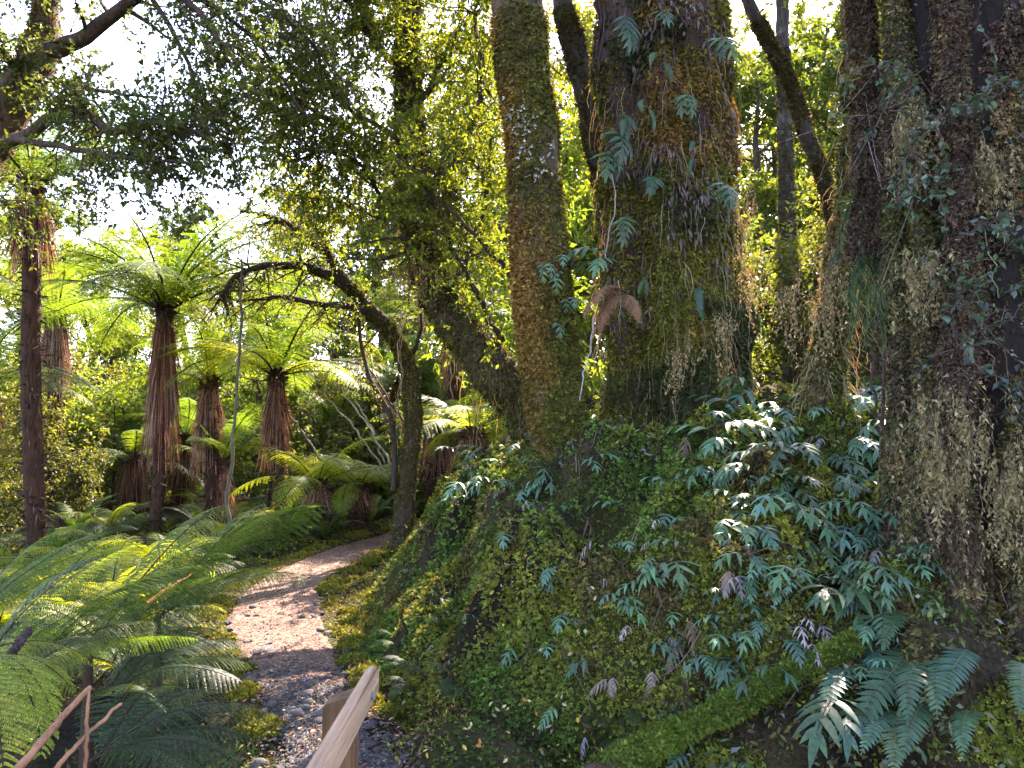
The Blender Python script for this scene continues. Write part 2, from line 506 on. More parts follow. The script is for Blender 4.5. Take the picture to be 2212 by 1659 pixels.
path = tag(mb.build("path", M_SOIL), "narrow footpath of brown litter and grey gravel", "path", kind="structure")

# gravel and litter crumbs on the path (nobody could count them)
mb = MB(); n = 9000
i = RNG.integers(0, len(PC) - 20, n); a = RNG.normal(0, .5, n).clip(-1.05, 1.05)
i = np.where(RNG.random(n) < .55, (RNG.random(n) ** 1.0 * 52).astype(int), i)
q = PC[i, :2] + nrm[i] * (a * PC[i, 2])[:, None] + RNG.normal(0, .03, (n, 2))
z = H(q[:, 0], q[:, 1]) + .012
r = RNG.uniform(.005, .018, n) * np.where(q[:, 1] < 5.2, 1.1, .8)
oct_ = np.array([[1, 0, 0], [0, 1, 0], [-1, 0, 0], [0, -1, 0], [0, 0, 1.]])
ot = np.array([[0, 1, 4], [1, 2, 4], [2, 3, 4], [3, 0, 4]])
ang = RNG.uniform(0, 6.28, n)
ca, sa = np.cos(ang), np.sin(ang)
vv = oct_[None] * np.stack([r, r * RNG.uniform(.5, 1, n), r * RNG.uniform(.35, .8, n)], 1)[:, None, :]
vv = np.stack([vv[..., 0] * ca[:, None] - vv[..., 1] * sa[:, None], vv[..., 0] * sa[:, None] + vv[..., 1] * ca[:, None], vv[..., 2]], -1)
vv = vv + np.stack([q[:, 0], q[:, 1], z], 1)[:, None]
tt = (np.arange(n)[:, None, None] * 5 + ot[None]).reshape(-1, 3)
gcol = np.where((q[:, 1] < 5.3)[:, None], np.array([[.085, .076, .070]]), np.array([[.17, .115, .085]]))
gcol = vary(gcol, n, val=.35, hue=.06)
mb.add(vv, tt, np.repeat(gcol, 4, 0), False)
tag(mb.build("gravel", M_STONE), "grey and brown gravel strewn over the path", "gravel", kind="stuff")

# stones along the gravel part of the path, one by one
def stone_mesh(seed):
    rng = np.random.default_rng(seed)
    u = np.linspace(0, np.pi, 6); w = np.linspace(0, 2 * np.pi, 9)[:-1]
    v = [[0, 0, 1]]
    for a in u[1:-1]:
        for b in w: v.append([math.sin(a) * math.cos(b), math.sin(a) * math.sin(b), math.cos(a)])
    v.append([0, 0, -1]); v = np.array(v)
    v = v * (1 + .8 * (vn(v + seed * 3.1, 1.6, seed)[:, None] - .5)) * np.array([1, rng.uniform(.6, .9), rng.uniform(.4, .65)])
    t = []
    for k in range(8): t.append([0, 1 + k, 1 + (k + 1) % 8])
    for r_ in range(3):
        for k in range(8):
            a = 1 + r_ * 8 + k; b = 1 + r_ * 8 + (k + 1) % 8
            t += [[a, a + 8, b + 8], [a, b + 8, b]]
    for k in range(8): t.append([25 + k, 33, 25 + (k + 1) % 8])
    mb = MB(); c = np.array([.15, .14, .13]) * rng.uniform(.6, 1.15) * np.array([1, rng.uniform(.95, 1.0), rng.uniform(.88, 1.1)])
    mb.add(v, t, c, True)
    return mb.mesh("stone", M_STONE)
STONES = [stone_mesh(k) for k in range(7)]
def stone(x, y, r, label, group=None, lift=.1):
    o = link("stone", random.choice(STONES)); o.location = (x, y, float(H(x, y)) + r * lift + .012)
    o.scale = (r, r * random.uniform(.8, 1.1), r * random.uniform(.7, 1.1)); o.rotation_euler = (random.uniform(-.3, .3), random.uniform(-.3, .3), random.uniform(0, 6.3))
    return tag(o, label, "stone", group)
for (u, v, w, lab) in [(575, 1408, 36, "mossy flat boulder in the middle of the path"), (718, 1538, 46, "dark grey flat stone across the path just behind the rail post"),
                       (700, 1452, 14, "round grey stone at the foot of the mossy bank"), (668, 1528, 16, "upright pale stone left of the dark flat stone"),
                       (876, 1640, 15, "rounded blue-grey cobble beside the rail at the picture's bottom edge"), (560, 1650, 26, "grey stone half sunk beside the dark fern fan"),
                       (690, 1560, 22, "pale stone just below the dark flat stone"), (540, 1470, 20, "small grey stone at the path edge under the arching fern")]:
    p = hit(u, v); d = np.linalg.norm(p - np.array([0, 0, CAM_Z])); stone(p[0], p[1], w / FPX * d * .8, lab, lift=-.1)
for k in range(120):
    i = random.randrange(8, 66); a = random.choice([-1, 1]) * random.uniform(.15, 1.25) ** .7 if random.random() < .5 else random.uniform(-1, 1)
    q = PC[i, :2] + nrm[i] * a * PC[i, 2]
    stone(q[0], q[1], random.uniform(.018, .045), "small grey stone lying in the gravel of the path", "small stones on the gravel path")

# ---------------------------------------------------------------- moss on ground and bank
CAMP = np.array([0, 0, CAM_Z])
def scatter(n, x0, x1, y0, y1, power=1.4):
    x = RNG.uniform(x0, x1, n); y = RNG.uniform(y0, y1, n)
    keep = RNG.random(n) < np.clip((3.2 / np.maximum(y, 2.)), 0, 1) ** power
    inv = np.abs(x) < .75 * y + .8
    x, y = x[keep & inv], y[keep & inv]
    return x, y
C_OLIVE = np.array([.110, .122, .018]); C_GREEN = np.array([.055, .100, .016]); C_DARK = np.array([.022, .026, .010]); C_YEL = np.array([.22, .19, .022]); C_BRN = np.array([.075, .050, .022])

def mosscol(p, n):
    a = fbm(p, 1.5, 3, 61); b = fbm(p, 4.0, 2, 71)
    c = mixcol(C_OLIVE, C_GREEN, np.clip((a - .42) * 6, 0, 1))
    c = mixcol(c, C_BRN, np.clip((b - .56) * 7, 0, 1) * .8)
    c = mixcol(c, C_YEL, np.clip((fbm(p, 2.6, 2, 91) - .62) * 6, 0, 1) * .35)
    return vary(c, n, val=.28, hue=.08)

x, y = scatter(960000, -2.2, 5.5, 2.0, 12.5, 1.1)
s = bank_s(x, y); m = s > -.12; x, y = x[m], y[m]
nn = Hn(x, y); z = H(x, y); p = np.stack([x, y, z], 1)
facing = ((CAMP - p) * nn).sum(1) / np.linalg.norm(CAMP - p, axis=1)
bare = fbm(p, 2.4, 3, 101)
hole = np.clip((bare - .56) * 12, 0, 1)
w = np.clip(1 / np.maximum(nn[:, 2], .3) / 2.2, .42, 1) * (1 - .93 * hole)
k = (RNG.random(len(x)) < w) & (facing > -.25)
p, nn = p[k], nn[k]
d = np.linalg.norm(p - CAMP, axis=1)
mb = MB()
big = fbm(p, 6., 2, 55) * .5 + .75 * vn(p[:, :2], 9, 41)
tuft(mb, p, nn, (.014 + .0032 * d) * (.6 + .9 * big), .5, mosscol(p, len(p)), per=3, spread=.65, down=.35)
BANK_MB = mb
tag(mb.build("bank_moss", M_MOSS), "olive-green moss carpeting the steep bank", "moss", kind="stuff")

# brown leaf litter and broken bits caught in the moss
x, y = scatter(60000, -2.2, 5.5, 2.0, 11, 1.1)
s = bank_s(x, y); m = s > -.3; x, y = x[m], y[m]
nn = Hn(x, y); p = np.stack([x, y, H(x, y)], 1) + nn * .012
hole = np.clip((fbm(p, 2.4, 3, 101) - .50) * 9, 0, 1)
k = RNG.random(len(x)) < .2 + .8 * hole; p, nn = p[k], nn[k]; n = len(p)
mb = MB()
leaves(mb, p, nn * .3 + RNG.normal(0, .6, (n, 3)) - UP * .5, nn + RNG.normal(0, .5, (n, 3)), RNG.uniform(.02, .06, n), RNG.uniform(.008, .02, n), vary(np.array([.065, .042, .026]), n, val=.55, hue=.1), .2)
tag(mb.build("leaf_litter", M_DRY), "brown leaf litter caught in the hollows of the bank", "litter", kind="stuff")

n = 5200; i = RNG.integers(0, 112, n); a = RNG.uniform(-1.5, 1.5, n)
q = PC[i, :2] + nrm[i] * (a * PC[i, 2])[:, None] + RNG.normal(0, .04, (n, 2)); p = np.column_stack([q, H(q[:, 0], q[:, 1]) + .02])
mb = MB(); leaves(mb, p, RNG.normal(0, 1, (n, 3)) * np.array([1, 1, .2]), UP + RNG.normal(0, .3, (n, 3)), RNG.uniform(.015, .05, n), RNG.uniform(.006, .02, n), vary(np.array([.13, .075, .045]), n, val=.6, hue=.12), .2)
tag(mb.build("path_litter", M_DRY), "brown leaf litter strewn along the path", "litter", kind="stuff")

# small-leaved creeping plants over the bank
x, y = scatter(60000, -1.2, 5.0, 2.0, 10.5, 1.2)
s = bank_s(x, y); nn = Hn(x, y); p = np.stack([x, y, H(x, y)], 1)
patch = np.clip((fbm(p, 1.9, 3, 141) - .50) * 8, 0, 1) * np.clip((x + .9) / 1.3, .12, 1)
k = (s > .1) & (RNG.random(len(x)) < patch); p, nn = p[k] + nn[k] * RNG.uniform(.02, .10, (k.sum(), 1)), nn[k]; n = len(p)
mb = MB()
c = mixcol(np.array([.050, .095, .045]), np.array([.11, .125, .115]), (RNG.random(n) < .35) * 1.0); c = mixcol(c, np.array([.06, .10, .02]), (RNG.random(n) < .3) * 1.0)
leaves(mb, p, nn * .5 + RNG.normal(0, .6, (n, 3)) - UP * .3, nn + UP * .5 + RNG.normal(0, .4, (n, 3)), RNG.uniform(.02, .06, n), RNG.uniform(.012, .026, n), vary(c, n, val=.3, hue=.08), .12)
tag(mb.build("ground_cover", M_GLOSS), "creeping small-leaved plants spread through the bank moss", "ground cover", kind="stuff")

x, y = scatter(200000, -6.5, 3.2, 2.0, 14, 1.0)
s = bank_s(x, y); pd = path_d(x, y)
m = (s < -.05) & (pd > .92 + .25 * (vn(np.stack([x, y], 1), 4, 5) - .5)); x, y, pd = x[m], y[m], pd[m]
edge = np.exp(-np.maximum(pd - 1, 0) / 1.6)
xy = np.stack([x, y], 1)
cov = np.clip((fbm(xy, 1.6, 3, 121) - .38) * 6 + edge * 1.0 + np.where((x > -.55) & (y < 4.4), .8, 0), 0.05, 1)
k = RNG.random(len(x)) < cov; x, y, edge = x[k], y[k], edge[k]
nn = Hn(x, y); p = np.stack([x, y, H(x, y)], 1); d = np.linalg.norm(p - CAMP, axis=1)
c = mixcol(mosscol(p, len(p)), vary(C_YEL, len(p), val=.2, hue=.05), np.clip((y - 5.) / 1.5, 0, 1) * edge * .75)
mb = MB()
lump = fbm(p, 7, 2, 8)
tuft(mb, p, nn, (.010 + .0032 * d) * (.6 + .8 * lump), .5, c, per=3, spread=.8, down=0)
tag(mb.build("ground_moss", M_MOSS), "yellow-green moss cushions along both path edges", "moss", kind="stuff")

# lumpy moss cushions edging the path
def cushion(x, y, r, label, group):
    mb = MB(); rng = np.random.default_rng(int(abs(x * 1000 + y * 7777)))
    n = int(380 * max(1, r / .14))
    th = rng.uniform(0, 6.28, n); ph = np.arccos(rng.uniform(0.05, 1, n))
    nn = np.stack([np.sin(ph) * np.cos(th), np.sin(ph) * np.sin(th), np.cos(ph)], 1)
    rr = r * (1 + .3 * (vn(nn + x * 5, 2.2, 4) - .5))[:, None]
    pp = nn * rr * np.array([1, .8, .5])
    c = vary(mixcol(C_YEL * .75, C_OLIVE, .35 + rng.random(n) * .65), n, rng, .25, .06)
    # solid core
    u = Tube(np.array([[0, 0, -.06], [0, 0, 0], [0, 0, r * .25], [0, 0, r * .42], [0, 0, r * .47]]), np.array([r * .9, r * .92, r * .72, r * .4, .004]), 10, 9)
    u.add(mb, C_OLIVE * .7)
    tuft(mb, pp, nn, .03, .5, c, per=3, spread=.6, down=0, rng=rng)
    o = mb.build("moss_cushion", M_MOSS); o.location = (x, y, float(H(x, y)) - .01)
    return tag(o, label, "moss", group)
for side in (-1, 1):
    for k in range(26):
        i = int(38 + k * 2.6 + random.uniform(-1, 1)); i = min(i, 108)
        a = side * random.uniform(1.08, 1.5)
        q = PC[i, :2] + nrm[i] * a * PC[i, 2]
        if bank_s(np.array([q[0]]), np.array([q[1]]))[0] > .25: continue
        cushion(q[0], q[1], random.uniform(.05, .14), "rounded yellow-green moss cushion edging the %s side of the path" % ("open" if side < 0 else "bank"),
                "moss cushions on the %s side of the path" % ("open" if side < 0 else "bank"))

# ---------------------------------------------------------------- timber handrail
def box(mb, lo, hi, col, bev=.006):
    """bevelled box as twelve-edged prism"""
    lo = np.array(lo, float); hi = np.array(hi, float)
    bm = bmesh.new(); bmesh.ops.create_cube(bm, size=1)
    for w in bm.verts: w.co = Vector(lo + (np.array(w.co) + .5) * (hi - lo))
    bmesh.ops.bevel(bm, geom=bm.edges[:], offset=bev, segments=2, affect='EDGES')
    bmesh.ops.triangulate(bm, faces=bm.faces[:])
    bm.verts.index_update()
    mb.add([w.co[:] for w in bm.verts], [[w.index for w in f.verts] for f in bm.faces], col, False)
    bm.free()
RE = P(806, 1438, 2.62); rail_top = RE[2]
rail = empty("handrail", (RE[0], RE[1], float(H(RE[0], RE[1]))))
C_TIMBER = np.array([.36, .23, .14])
gz = rail.location.z
mb = MB(); box(mb, (-.022, -2.6, rail_top - gz - .088), (.022, 0, rail_top - gz), C_TIMBER, .008)
r_ = mb.build("rail", M_WOODY, rail)
mb = MB(); box(mb, (-.124, -.20, -.5), (-.025, -.10, rail_top - gz - .05), C_TIMBER * np.array([.38, .32, .26]), .006)  # post timber darkened, the shade on its front put into the colour
# slanted post cap
v = mb.v[0]; hi_ = v[:, 2] > rail_top - gz - .2
v[hi_, 2] += (v[hi_, 0] + .075) * .35
post = mb.build("post", M_WOOD, rail)
mb = MB(); box(mb, (-.018, -1.15, -.6), (.02, -1.05, rail_top - gz - .104), C_TIMBER * .8, .006)
mb.build("brace", M_WOOD, rail)
mb = MB()
for yb in (-.15,):
    t = Tube(np.array([[.021, yb, rail_top - gz - .05], [.030, yb, rail_top - gz - .05], [.031, yb, rail_top - gz - .05]]), [.011, .011, .001], 10, 6); t.add(mb, np.array([.2, .2, .2]))
mb.build("bolt", M_STONE, r_)
tag(rail, "weathered pale timber handrail ending at a square post beside the path", "handrail")
# ---------------------------------------------------------------- fern frond shapes (base at origin, growing along +X)
def rachis_curve(e0, e1, p=1.0, n=40, length=1.0):
    t = np.linspace(0, 1, n); e = np.radians(e0 + (e1 - e0) * t ** p)
    dx, dz = np.cos(e), np.sin(e)
    x = np.concatenate([[0], np.cumsum((dx[1:] + dx[:-1]) / 2)]) / (n - 1) * length
    z = np.concatenate([[0], np.cumsum((dz[1:] + dz[:-1]) / 2)]) / (n - 1) * length
    return t, np.stack([x, 0 * x, z], 1), np.stack([dx, 0 * dx, dz], 1)

def frond_tree(seed, e0=60, e1=-25, p=1.0, col=(.065, .12, .022), pairs=26, lmax=.20, stipe=.10, pdroop=.35, per=18, colr=(.03, .018, .01), rr=.0075):
    """twice-divided frond of a tree fern, one metre long"""
    rng = np.random.default_rng(seed); mb = MB()
    t, c, d = rachis_curve(e0, e1, p)
    r = rr * (1 - .85 * t) + rr * .13
    Tube(c, r, 5, 24).add(mb, np.array(colr))
    tt = np.linspace(stipe, .985, pairs)
    C_ = np.stack([np.interp(tt, t, c[:, k]) for k in range(3)], 1); D_ = norm(np.stack([np.interp(tt, t, d[:, k]) for k in range(3)], 1))
    w = (tt - stipe) / (1 - stipe)
    L = lmax * np.clip(np.sin(np.pi * (w * .86 + .12)), .02, 1) ** .75
    for side in (-1, 1):
        S = np.tile([0., side, 0], (pairs, 1)); Nn = np.cross(D_, S) * side
        Nn = np.where(Nn[:, 2:3] < 0, -Nn, Nn)
        pd = norm(S + D_ * (.35 + .3 * w[:, None]) + rng.normal(0, .06, (pairs, 3)))
        k = np.linspace(.06, 1, per)
        pos = C_[:, None] + pd[:, None] * (L[:, None] * k)[..., None] - UP * (pdroop * L[:, None] * k ** 2)[..., None]
        pdir = norm(pd[:, None] - UP * (2 * pdroop * k)[None, :, None])
        # pinna rib
        Pm = np.concatenate([C_[:, None], pos], 1)
        up = np.repeat(Nn[:, None], Pm.shape[1], 1)
        for sgn in (-1, 1):
            pl = np.minimum(L[:, None] * .17, (1 - stipe) / pairs * .62) * (1 - .7 * k[None]) + .0025
            ax = norm(np.cross(pdir, np.repeat(Nn[:, None], per, 1))) * sgn
            dd = norm(ax + pdir * .45 + rng.normal(0, .10, ax.shape) - UP * .18)
            n = pairs * per
            cc = vary(np.array(col), n, rng, .18, .06)
            leaves(mb, pos.reshape(-1, 3), dd.reshape(-1, 3), np.repeat(Nn, per, 0), pl.ravel() * 1.15, np.maximum(L[:, None] / per * 1.0, .003).repeat(per, 1).ravel() * .9, cc, .08)
        ribs = Pm; w_ = .0022
        S2 = np.cross(np.repeat(Nn[:, None], Pm.shape[1], 1), np.concatenate([pdir[:, :1], pdir], 1)) * w_ * .5
        v = np.stack([ribs + S2, ribs - S2], 2).reshape(-1, 3)
        kk = Pm.shape[1]; tr = []
        for i in range(0, kk - 1): tr += [[2 * i, 2 * i + 1, 2 * i + 3], [2 * i, 2 * i + 3, 2 * i + 2]]
        mb.add(v, (np.arange(pairs)[:, None, None] * 2 * kk + np.array(tr)[None]).reshape(-1, 3), np.array(col) * .6)
    return mb

def frond_pinnate(seed, e0=20, e1=-40, p=1., col=(.03, .07, .03), pairs=22, lmax=.13, wid=.034, stipe=.12, colr=(.09, .10, .04), nseg=3, droop=.15):
    """once-divided hard fern frond: rows of overlapping lance-shaped leaflets"""
    rng = np.random.default_rng(seed); mb = MB()
    t, c, d = rachis_curve(e0, e1, p)
    Tube(c, .006 * (1 - .8 * t) + .001, 5, 24).add(mb, np.array(colr))
    tt = np.linspace(stipe, .99, pairs)
    C_ = np.stack([np.interp(tt, t, c[:, k]) for k in range(3)], 1); D_ = norm(np.stack([np.interp(tt, t, d[:, k]) for k in range(3)], 1))
    w = (tt - stipe) / (1 - stipe)
    L = lmax * np.clip(np.sin(np.pi * (w * .72 + .27)), .06, 1) ** .8
    for side in (-1, 1):
        S = np.tile([0., side, 0], (pairs, 1)); Nn = np.cross(S, D_) * -side
        Nn = np.where(Nn[:, 2:3] < 0, -Nn, Nn)
        dd = S + D_ * (.38 + .5 * w[:, None] ** 2) + rng.normal(0, .05, (pairs, 3))
        blades(mb, C_, dd, Nn, L, np.minimum(wid, L * .5), vary(np.array(col), pairs, rng, .12, .05), droop, nseg, .10, [.9, 1., .72, .06][:nseg + 1] if nseg == 3 else None, True)
    return mb

def frond_lobed(seed, pairs=5, e0=35, e1=-35, col=(.052, .120, .066), lmax=.42, wid=.105, colr=(.03, .025, .02), droop=.45):
    """leathery frond cut into a few long pointed lobes along a winged midrib"""
    rng = np.random.default_rng(seed); mb = MB()
    t, c, d = rachis_curve(e0, e1, 1.)
    Tube(c, .009 * (1 - .7 * t) + .001, 5, 20).add(mb, np.array(colr))
    tt = np.linspace(.30, .93, pairs)
    C_ = np.stack([np.interp(tt, t, c[:, k]) for k in range(3)], 1); D_ = norm(np.stack([np.interp(tt, t, d[:, k]) for k in range(3)], 1))
    w = np.linspace(0, 1, pairs)
    L = lmax * (1 - .55 * w) * rng.uniform(.85, 1.12, pairs)
    cc = vary(np.array(col), 1, rng, .15, .05)[0]
    pr = [.75, 1., .95, .6, .03]
    for side in (-1, 1):
        S = np.tile([0., side, 0], (pairs, 1)); Nn = np.cross(S, D_) * -side
        Nn = np.where(Nn[:, 2:3] < 0, -Nn, Nn)
        dd = S + D_ * (.55 + .4 * w[:, None]) + rng.normal(0, .07, (pairs, 3))
        blades(mb, C_ + D_ * .02 * side, dd, Nn, L, wid * (1 - .3 * w), vary(cc, pairs, rng, .14, .05), droop * rng.uniform(.6, 1.3, pairs), 4, .10, pr, True)
    # terminal lobe and the wing joining the lobes
    blades(mb, C_[-1:], D_[-1:], np.array([[0, 0, 1.]]), np.array([lmax * .62]), np.array([wid * .85]), cc, .35, 4, .10, pr, True)
    wv = np.stack([np.interp(np.linspace(.3, .93, 12), t, c[:, k]) for k in range(3)], 1)
    ww = np.array([0, .022, 0]) * 1.3
    v = np.stack([wv + ww + UP * .004, wv, wv - ww + UP * .004], 1).reshape(-1, 3); tr = []
    for i in range(11):
        a = 3 * i; b = a + 3; tr += [[a, a + 1, b + 1], [a, b + 1, b], [a + 1, a + 2, b + 2], [a + 1, b + 2, b + 1]]
    mb.add(v, tr, cc, True)
    return mb

F_TREE = [frond_tree(1, 62, -10).mesh("frond", M_FERN), frond_tree(2, 55, -18).mesh("frond", M_FERN), frond_tree(3, 34, -28).mesh("frond", M_FERN), frond_tree(4, 74, 5).mesh("frond", M_FERN)]
F_TREE_Y = [frond_tree(5, 55, -25, col=(.15, .21, .02)).mesh("frond", M_FERN), frond_tree(6, 38, -40, col=(.15, .21, .02)).mesh("frond", M_FERN)]  # lime fronds with a sunlit glow painted into their leaf colour
F_SOFT = [frond_tree(k + 10, 28, -38, col=(.035, .075, .03), pairs=24, lmax=.23, per=22, colr=(.05, .035, .015), pdroop=.5, rr=.005).mesh("frond", M_FERN) for k in range(3)]
F_SWEEP = [frond_tree(k + 15, 24, -22, col=(.085, .15, .03), pairs=44, lmax=.085, per=12, colr=(.06, .04, .015), pdroop=.9, rr=.0032).mesh("frond", M_FERN) for k in range(3)]
F_HARD = [frond_pinnate(k + 20, 15, -55, col=(.035, .085, .045)).mesh("frond", M_GLOSS) for k in range(3)]
F_GROUND = [frond_pinnate(k + 30, 60, -20, col=(.05, .095, .02), pairs=26, lmax=.11, wid=.028).mesh("frond", M_FERN) for k in range(3)]
F_LOBED = [frond_lobed(k + 40, pairs=[2, 3, 3, 4, 5, 3][k], e0=[40, 25, 35, 20, 30, 10][k], e1=[-45, -35, -55, -30, -60, -50][k], lmax=[.62, .56, .52, .46, .40, .58][k], wid=[.15, .135, .125, .115, .10, .14][k]).mesh("frond", M_GLOSS) for k in range(6)]
F_WITHER = [frond_lobed(k + 50, pairs=[4, 5][k], e0=-20, e1=-88, col=[(.24, .19, .20), (.15, .09, .06)][k], lmax=.2, wid=.06, droop=1.6, colr=(.08, .05, .04)).mesh("frond", M_DRY) for k in range(2)]
F_MAUVE = [frond_lobed(k + 55, pairs=[4, 5, 3][k], e0=[10, -10, 25][k], e1=-70, col=[(.20, .16, .175), (.14, .10, .09), (.23, .20, .22)][k], lmax=.32, wid=.085, droop=.9, colr=(.08, .05, .04)).mesh("frond", M_DRY) for k in range(3)]
F_PALE = [frond_tree(60, 20, -50, col=(.20, .10, .05), pairs=26, per=12, pdroop=.8).mesh("frond", M_DRY)]

def put(mesh, parent, loc, rz, tilt, scale, name="frond", roll=0.):
    """a copy of a frond under its plant; tilt lifts it from the level"""
    o = link(name, mesh, parent)
    o.matrix_local = Matrix.Translation(Vector(loc)) @ Euler((0, 0, rz)).to_matrix().to_4x4() @ Euler((roll, -tilt, 0)).to_matrix().to_4x4() @ Matrix.Scale(scale, 4)
    return o

def frond_to(mesh, parent, a, b, base, name="frond", roll=0., chord=None):
    """a frond whose base lies at a and whose tip lies at b (world), under a plant at base"""
    a, b, base = np.array(a, float), np.array(b, float), np.array(base, float)
    n = len(mesh.vertices); co = np.empty(n * 3, np.float32); mesh.vertices.foreach_get("co", co); co = co.reshape(-1, 3)
    tipi = co[np.argmax(co[:, 0])]; ch = math.hypot(tipi[0], tipi[2]); ca = math.atan2(tipi[2], tipi[0])
    d = b - a; L = np.linalg.norm(d)
    return put(mesh, parent, a - base, math.atan2(d[1], d[0]), math.asin(np.clip(d[2] / L, -1, 1)) - ca, L / ch, name, roll)

# ---------------------------------------------------------------- tree ferns
def fern_trunk(pts, r, top_r, dark=(.030, .018, .012)):
    mb = MB()
    k = len(pts); rad = np.linspace(r, top_r, k)
    T = Tube(pts, rad, 14, k * 10, .28, 9., 5)
    T.add(mb, T.facecol(lambda p: softv(mixcol(np.array(dark), np.array([.085, .038, .022]), fbm(p, 5, 2, 3)), len(p), val=.3)))
    # stubs of old stalks and fibrous roots
    p, nn = T.sample(1500)
    D = nn * .35 + np.array([0, 0, 1]) * RNG.uniform(-1.1, .5, len(p))[:, None] + RNG.normal(0, .25, p.shape)
    leaves(mb, p - nn * .01, D, nn, RNG.uniform(.06, .22, len(p)), .022, vary(np.array([.06, .034, .022]), len(p), val=.5), .1)
    return mb, T

def skirt(top, length, r, n=260, flare=.05, col=(.16, .075, .045)):
    mb = MB()
    a = RNG.uniform(0, 2 * np.pi, n); k = 7
    out = np.stack([np.cos(a), np.sin(a), 0 * a], 1)
    t = np.linspace(0, 1, k)
    L = length * RNG.uniform(.35, 1.05, n)
    rr = r * RNG.uniform(.75, 1.15, n)
    prof = np.array([.55, .95, 1.05, 1.05, 1.05, 1.1, 1.15])
    fl = RNG.uniform(0, flare * 2, n)
    pts = top + out[:, None] * (rr[:, None] * prof[None] + fl[:, None] * (t ** 1.5)[None])[..., None] - UP * (L[:, None] * t[None])[..., None]
    pts[:, 0, 2] += .10
    pts += np.cumsum(RNG.normal(0, .006, pts.shape), 1)
    c = vary(np.array(col), n, val=.45, hue=.08)
    pale = RNG.random(n) < .25; c[pale] = vary(np.array([.30, .19, .15]), pale.sum(), val=.25, hue=.05)
    ribbons(mb, pts, RNG.uniform(.008, .020, n), c)
    return mb

def tree_fern(base, top, r, nfr, flen, label, skl=1.6, meshes=None, group="tree ferns beyond the path", lean=0., seed=0, skcol=(.16, .075, .045), spread=(10, 62), kink=None, nsk=260):
    rng = np.random.default_rng(seed)
    base = np.array(base, float); top = np.array(top, float)
    root = empty("tree_fern", base)
    mid = (base + top) / 2 + (np.array(kink) if kink is not None else rng.normal(0, .04, 3) * np.array([1, 1, 0]))
    pts = np.array([base - UP * .25, base, mid, top, top + UP * .12]) - base
    mbt, T = fern_trunk(pts, r * 1.0, r * .8)
    mbt.build("trunk", M_FIBRE, root)
    if skl: skirt(top - base + UP * .05, skl, r * 1.15, int(nsk * 1.3), .085, skcol).build("dead_frond_skirt", M_DRY, root)
    # scaly heart of the crown
    mb = MB(); Tube(np.array([[0, 0, -.1], [0, 0, .05], [0, 0, .2], [0, 0, .26]]) + top - base, [r * 1.0, r * 1.1, r * .6, .01], 10, 9, .2, 12).add(mb, np.array([.05, .028, .015])); mb.build("crown_heart", M_FIBRE, root)
    meshes = meshes or F_TREE
    for i in range(nfr):
        a = i * 2.39996 + rng.uniform(-.2, .2); q = i / max(nfr - 1, 1)
        me = meshes[rng.integers(0, len(meshes))]
        put(me, root, (top - base) + np.array([math.cos(a) * r * .5, math.sin(a) * r * .5, .12]), a, math.radians(rng.uniform(-10, 10) + (1 - q) * -20 + q * 16) + lean, flen * rng.uniform(.85, 1.12), roll=rng.uniform(-.25, .25))
    return tag(root, label, "tree fern", group)

def on_ground(u, vtop, d):
    t = P(u, vtop, d); return np.array([t[0], t[1], float(H(t[0], t[1]))])

tf = []
def tfern(u_base, u_top, v_top, d, r, nfr, flen, label, **k):
    t = P(u_top, v_top, d); b = P(u_base, 1100, d); b[1] = t[1]
    b[2] = float(H(b[0], b[1]))
    return tree_fern(b, t, r, nfr, flen, label, **k)
tfern(348, 356, 690, 11.6, .10, 24, 2.55, "tall tree fern with a long brown skirt and wide arching crown", seed=1, skl=2.3, nsk=420)
tfern(612, 598, 830, 11.6, .085, 20, 2.0, "slim tree fern with bare dark stem below its skirt, beside the curved tree", seed=2, skl=1.35, meshes=F_TREE + F_TREE_Y, nsk=320)
tfern(462, 452, 838, 12.6, .11, 16, 1.7, "tree fern with pale reddish skirt between the two taller ferns", seed=3, skl=1.5, skcol=(.30, .17, .13), meshes=F_TREE + F_TREE_Y, nsk=320)
tfern(112, 70, 425, 8.8, .11, 18, 1.7, "thick dark tree fern leaning behind the grass tufts, bare trunk", seed=4, skl=1.0, meshes=F_TREE, kink=(-.05, 0, .1))
tfern(470, 474, 1015, 12.6, .12, 9, 1.3, "stout reddish tree fern stump between two ferns behind the bent sapling", seed=5, skl=.9, skcol=(.26, .11, .08))
tfern(690, 686, 1062, 11.4, .10, 14, 1.35, "low sunlit yellow-green tree fern with short brown trunk at the path side", seed=6, skl=.35, meshes=F_TREE_Y)
tfern(776, 776, 1066, 11.8, .11, 12, 1.2, "low bright tree fern right beside the curved tree's foot", seed=7, skl=.35, meshes=F_TREE_Y)
tfern(945, 945, 935, 13.0, .12, 14, 1.3, "short tree fern with red-brown skirt behind the crest of the bank", seed=8, skl=.9, skcol=(.24, .11, .08), meshes=F_TREE_Y)
tfern(1020, 1018, 950, 11.5, .15, 12, 1.3, "thick-stemmed short tree fern behind the bank near the leaning trunk", seed=9, skl=.8, skcol=(.20, .10, .07), meshes=F_TREE_Y)
tfern(985, 982, 740, 15.0, .12, 18, 1.7, "tree fern seen under the leaning mossy trunk", seed=10, skl=1.0)
tfern(385, 400, 960, 15.5, .14, 14, 1.5, "shadowed tree fern behind the tall skirted one", seed=11, skl=1.2)
tfern(280, 290, 1000, 14.5, .15, 12, 1.4, "squat tree fern among dim shrubs left of the tall skirted one", seed=12, skl=1.0, skcol=(.2, .1, .07))
tfern(720, 722, 960, 16.0, .13, 14, 1.6, "distant tree fern under the arching branches", seed=13, skl=1.1, meshes=F_TREE + F_TREE_Y)
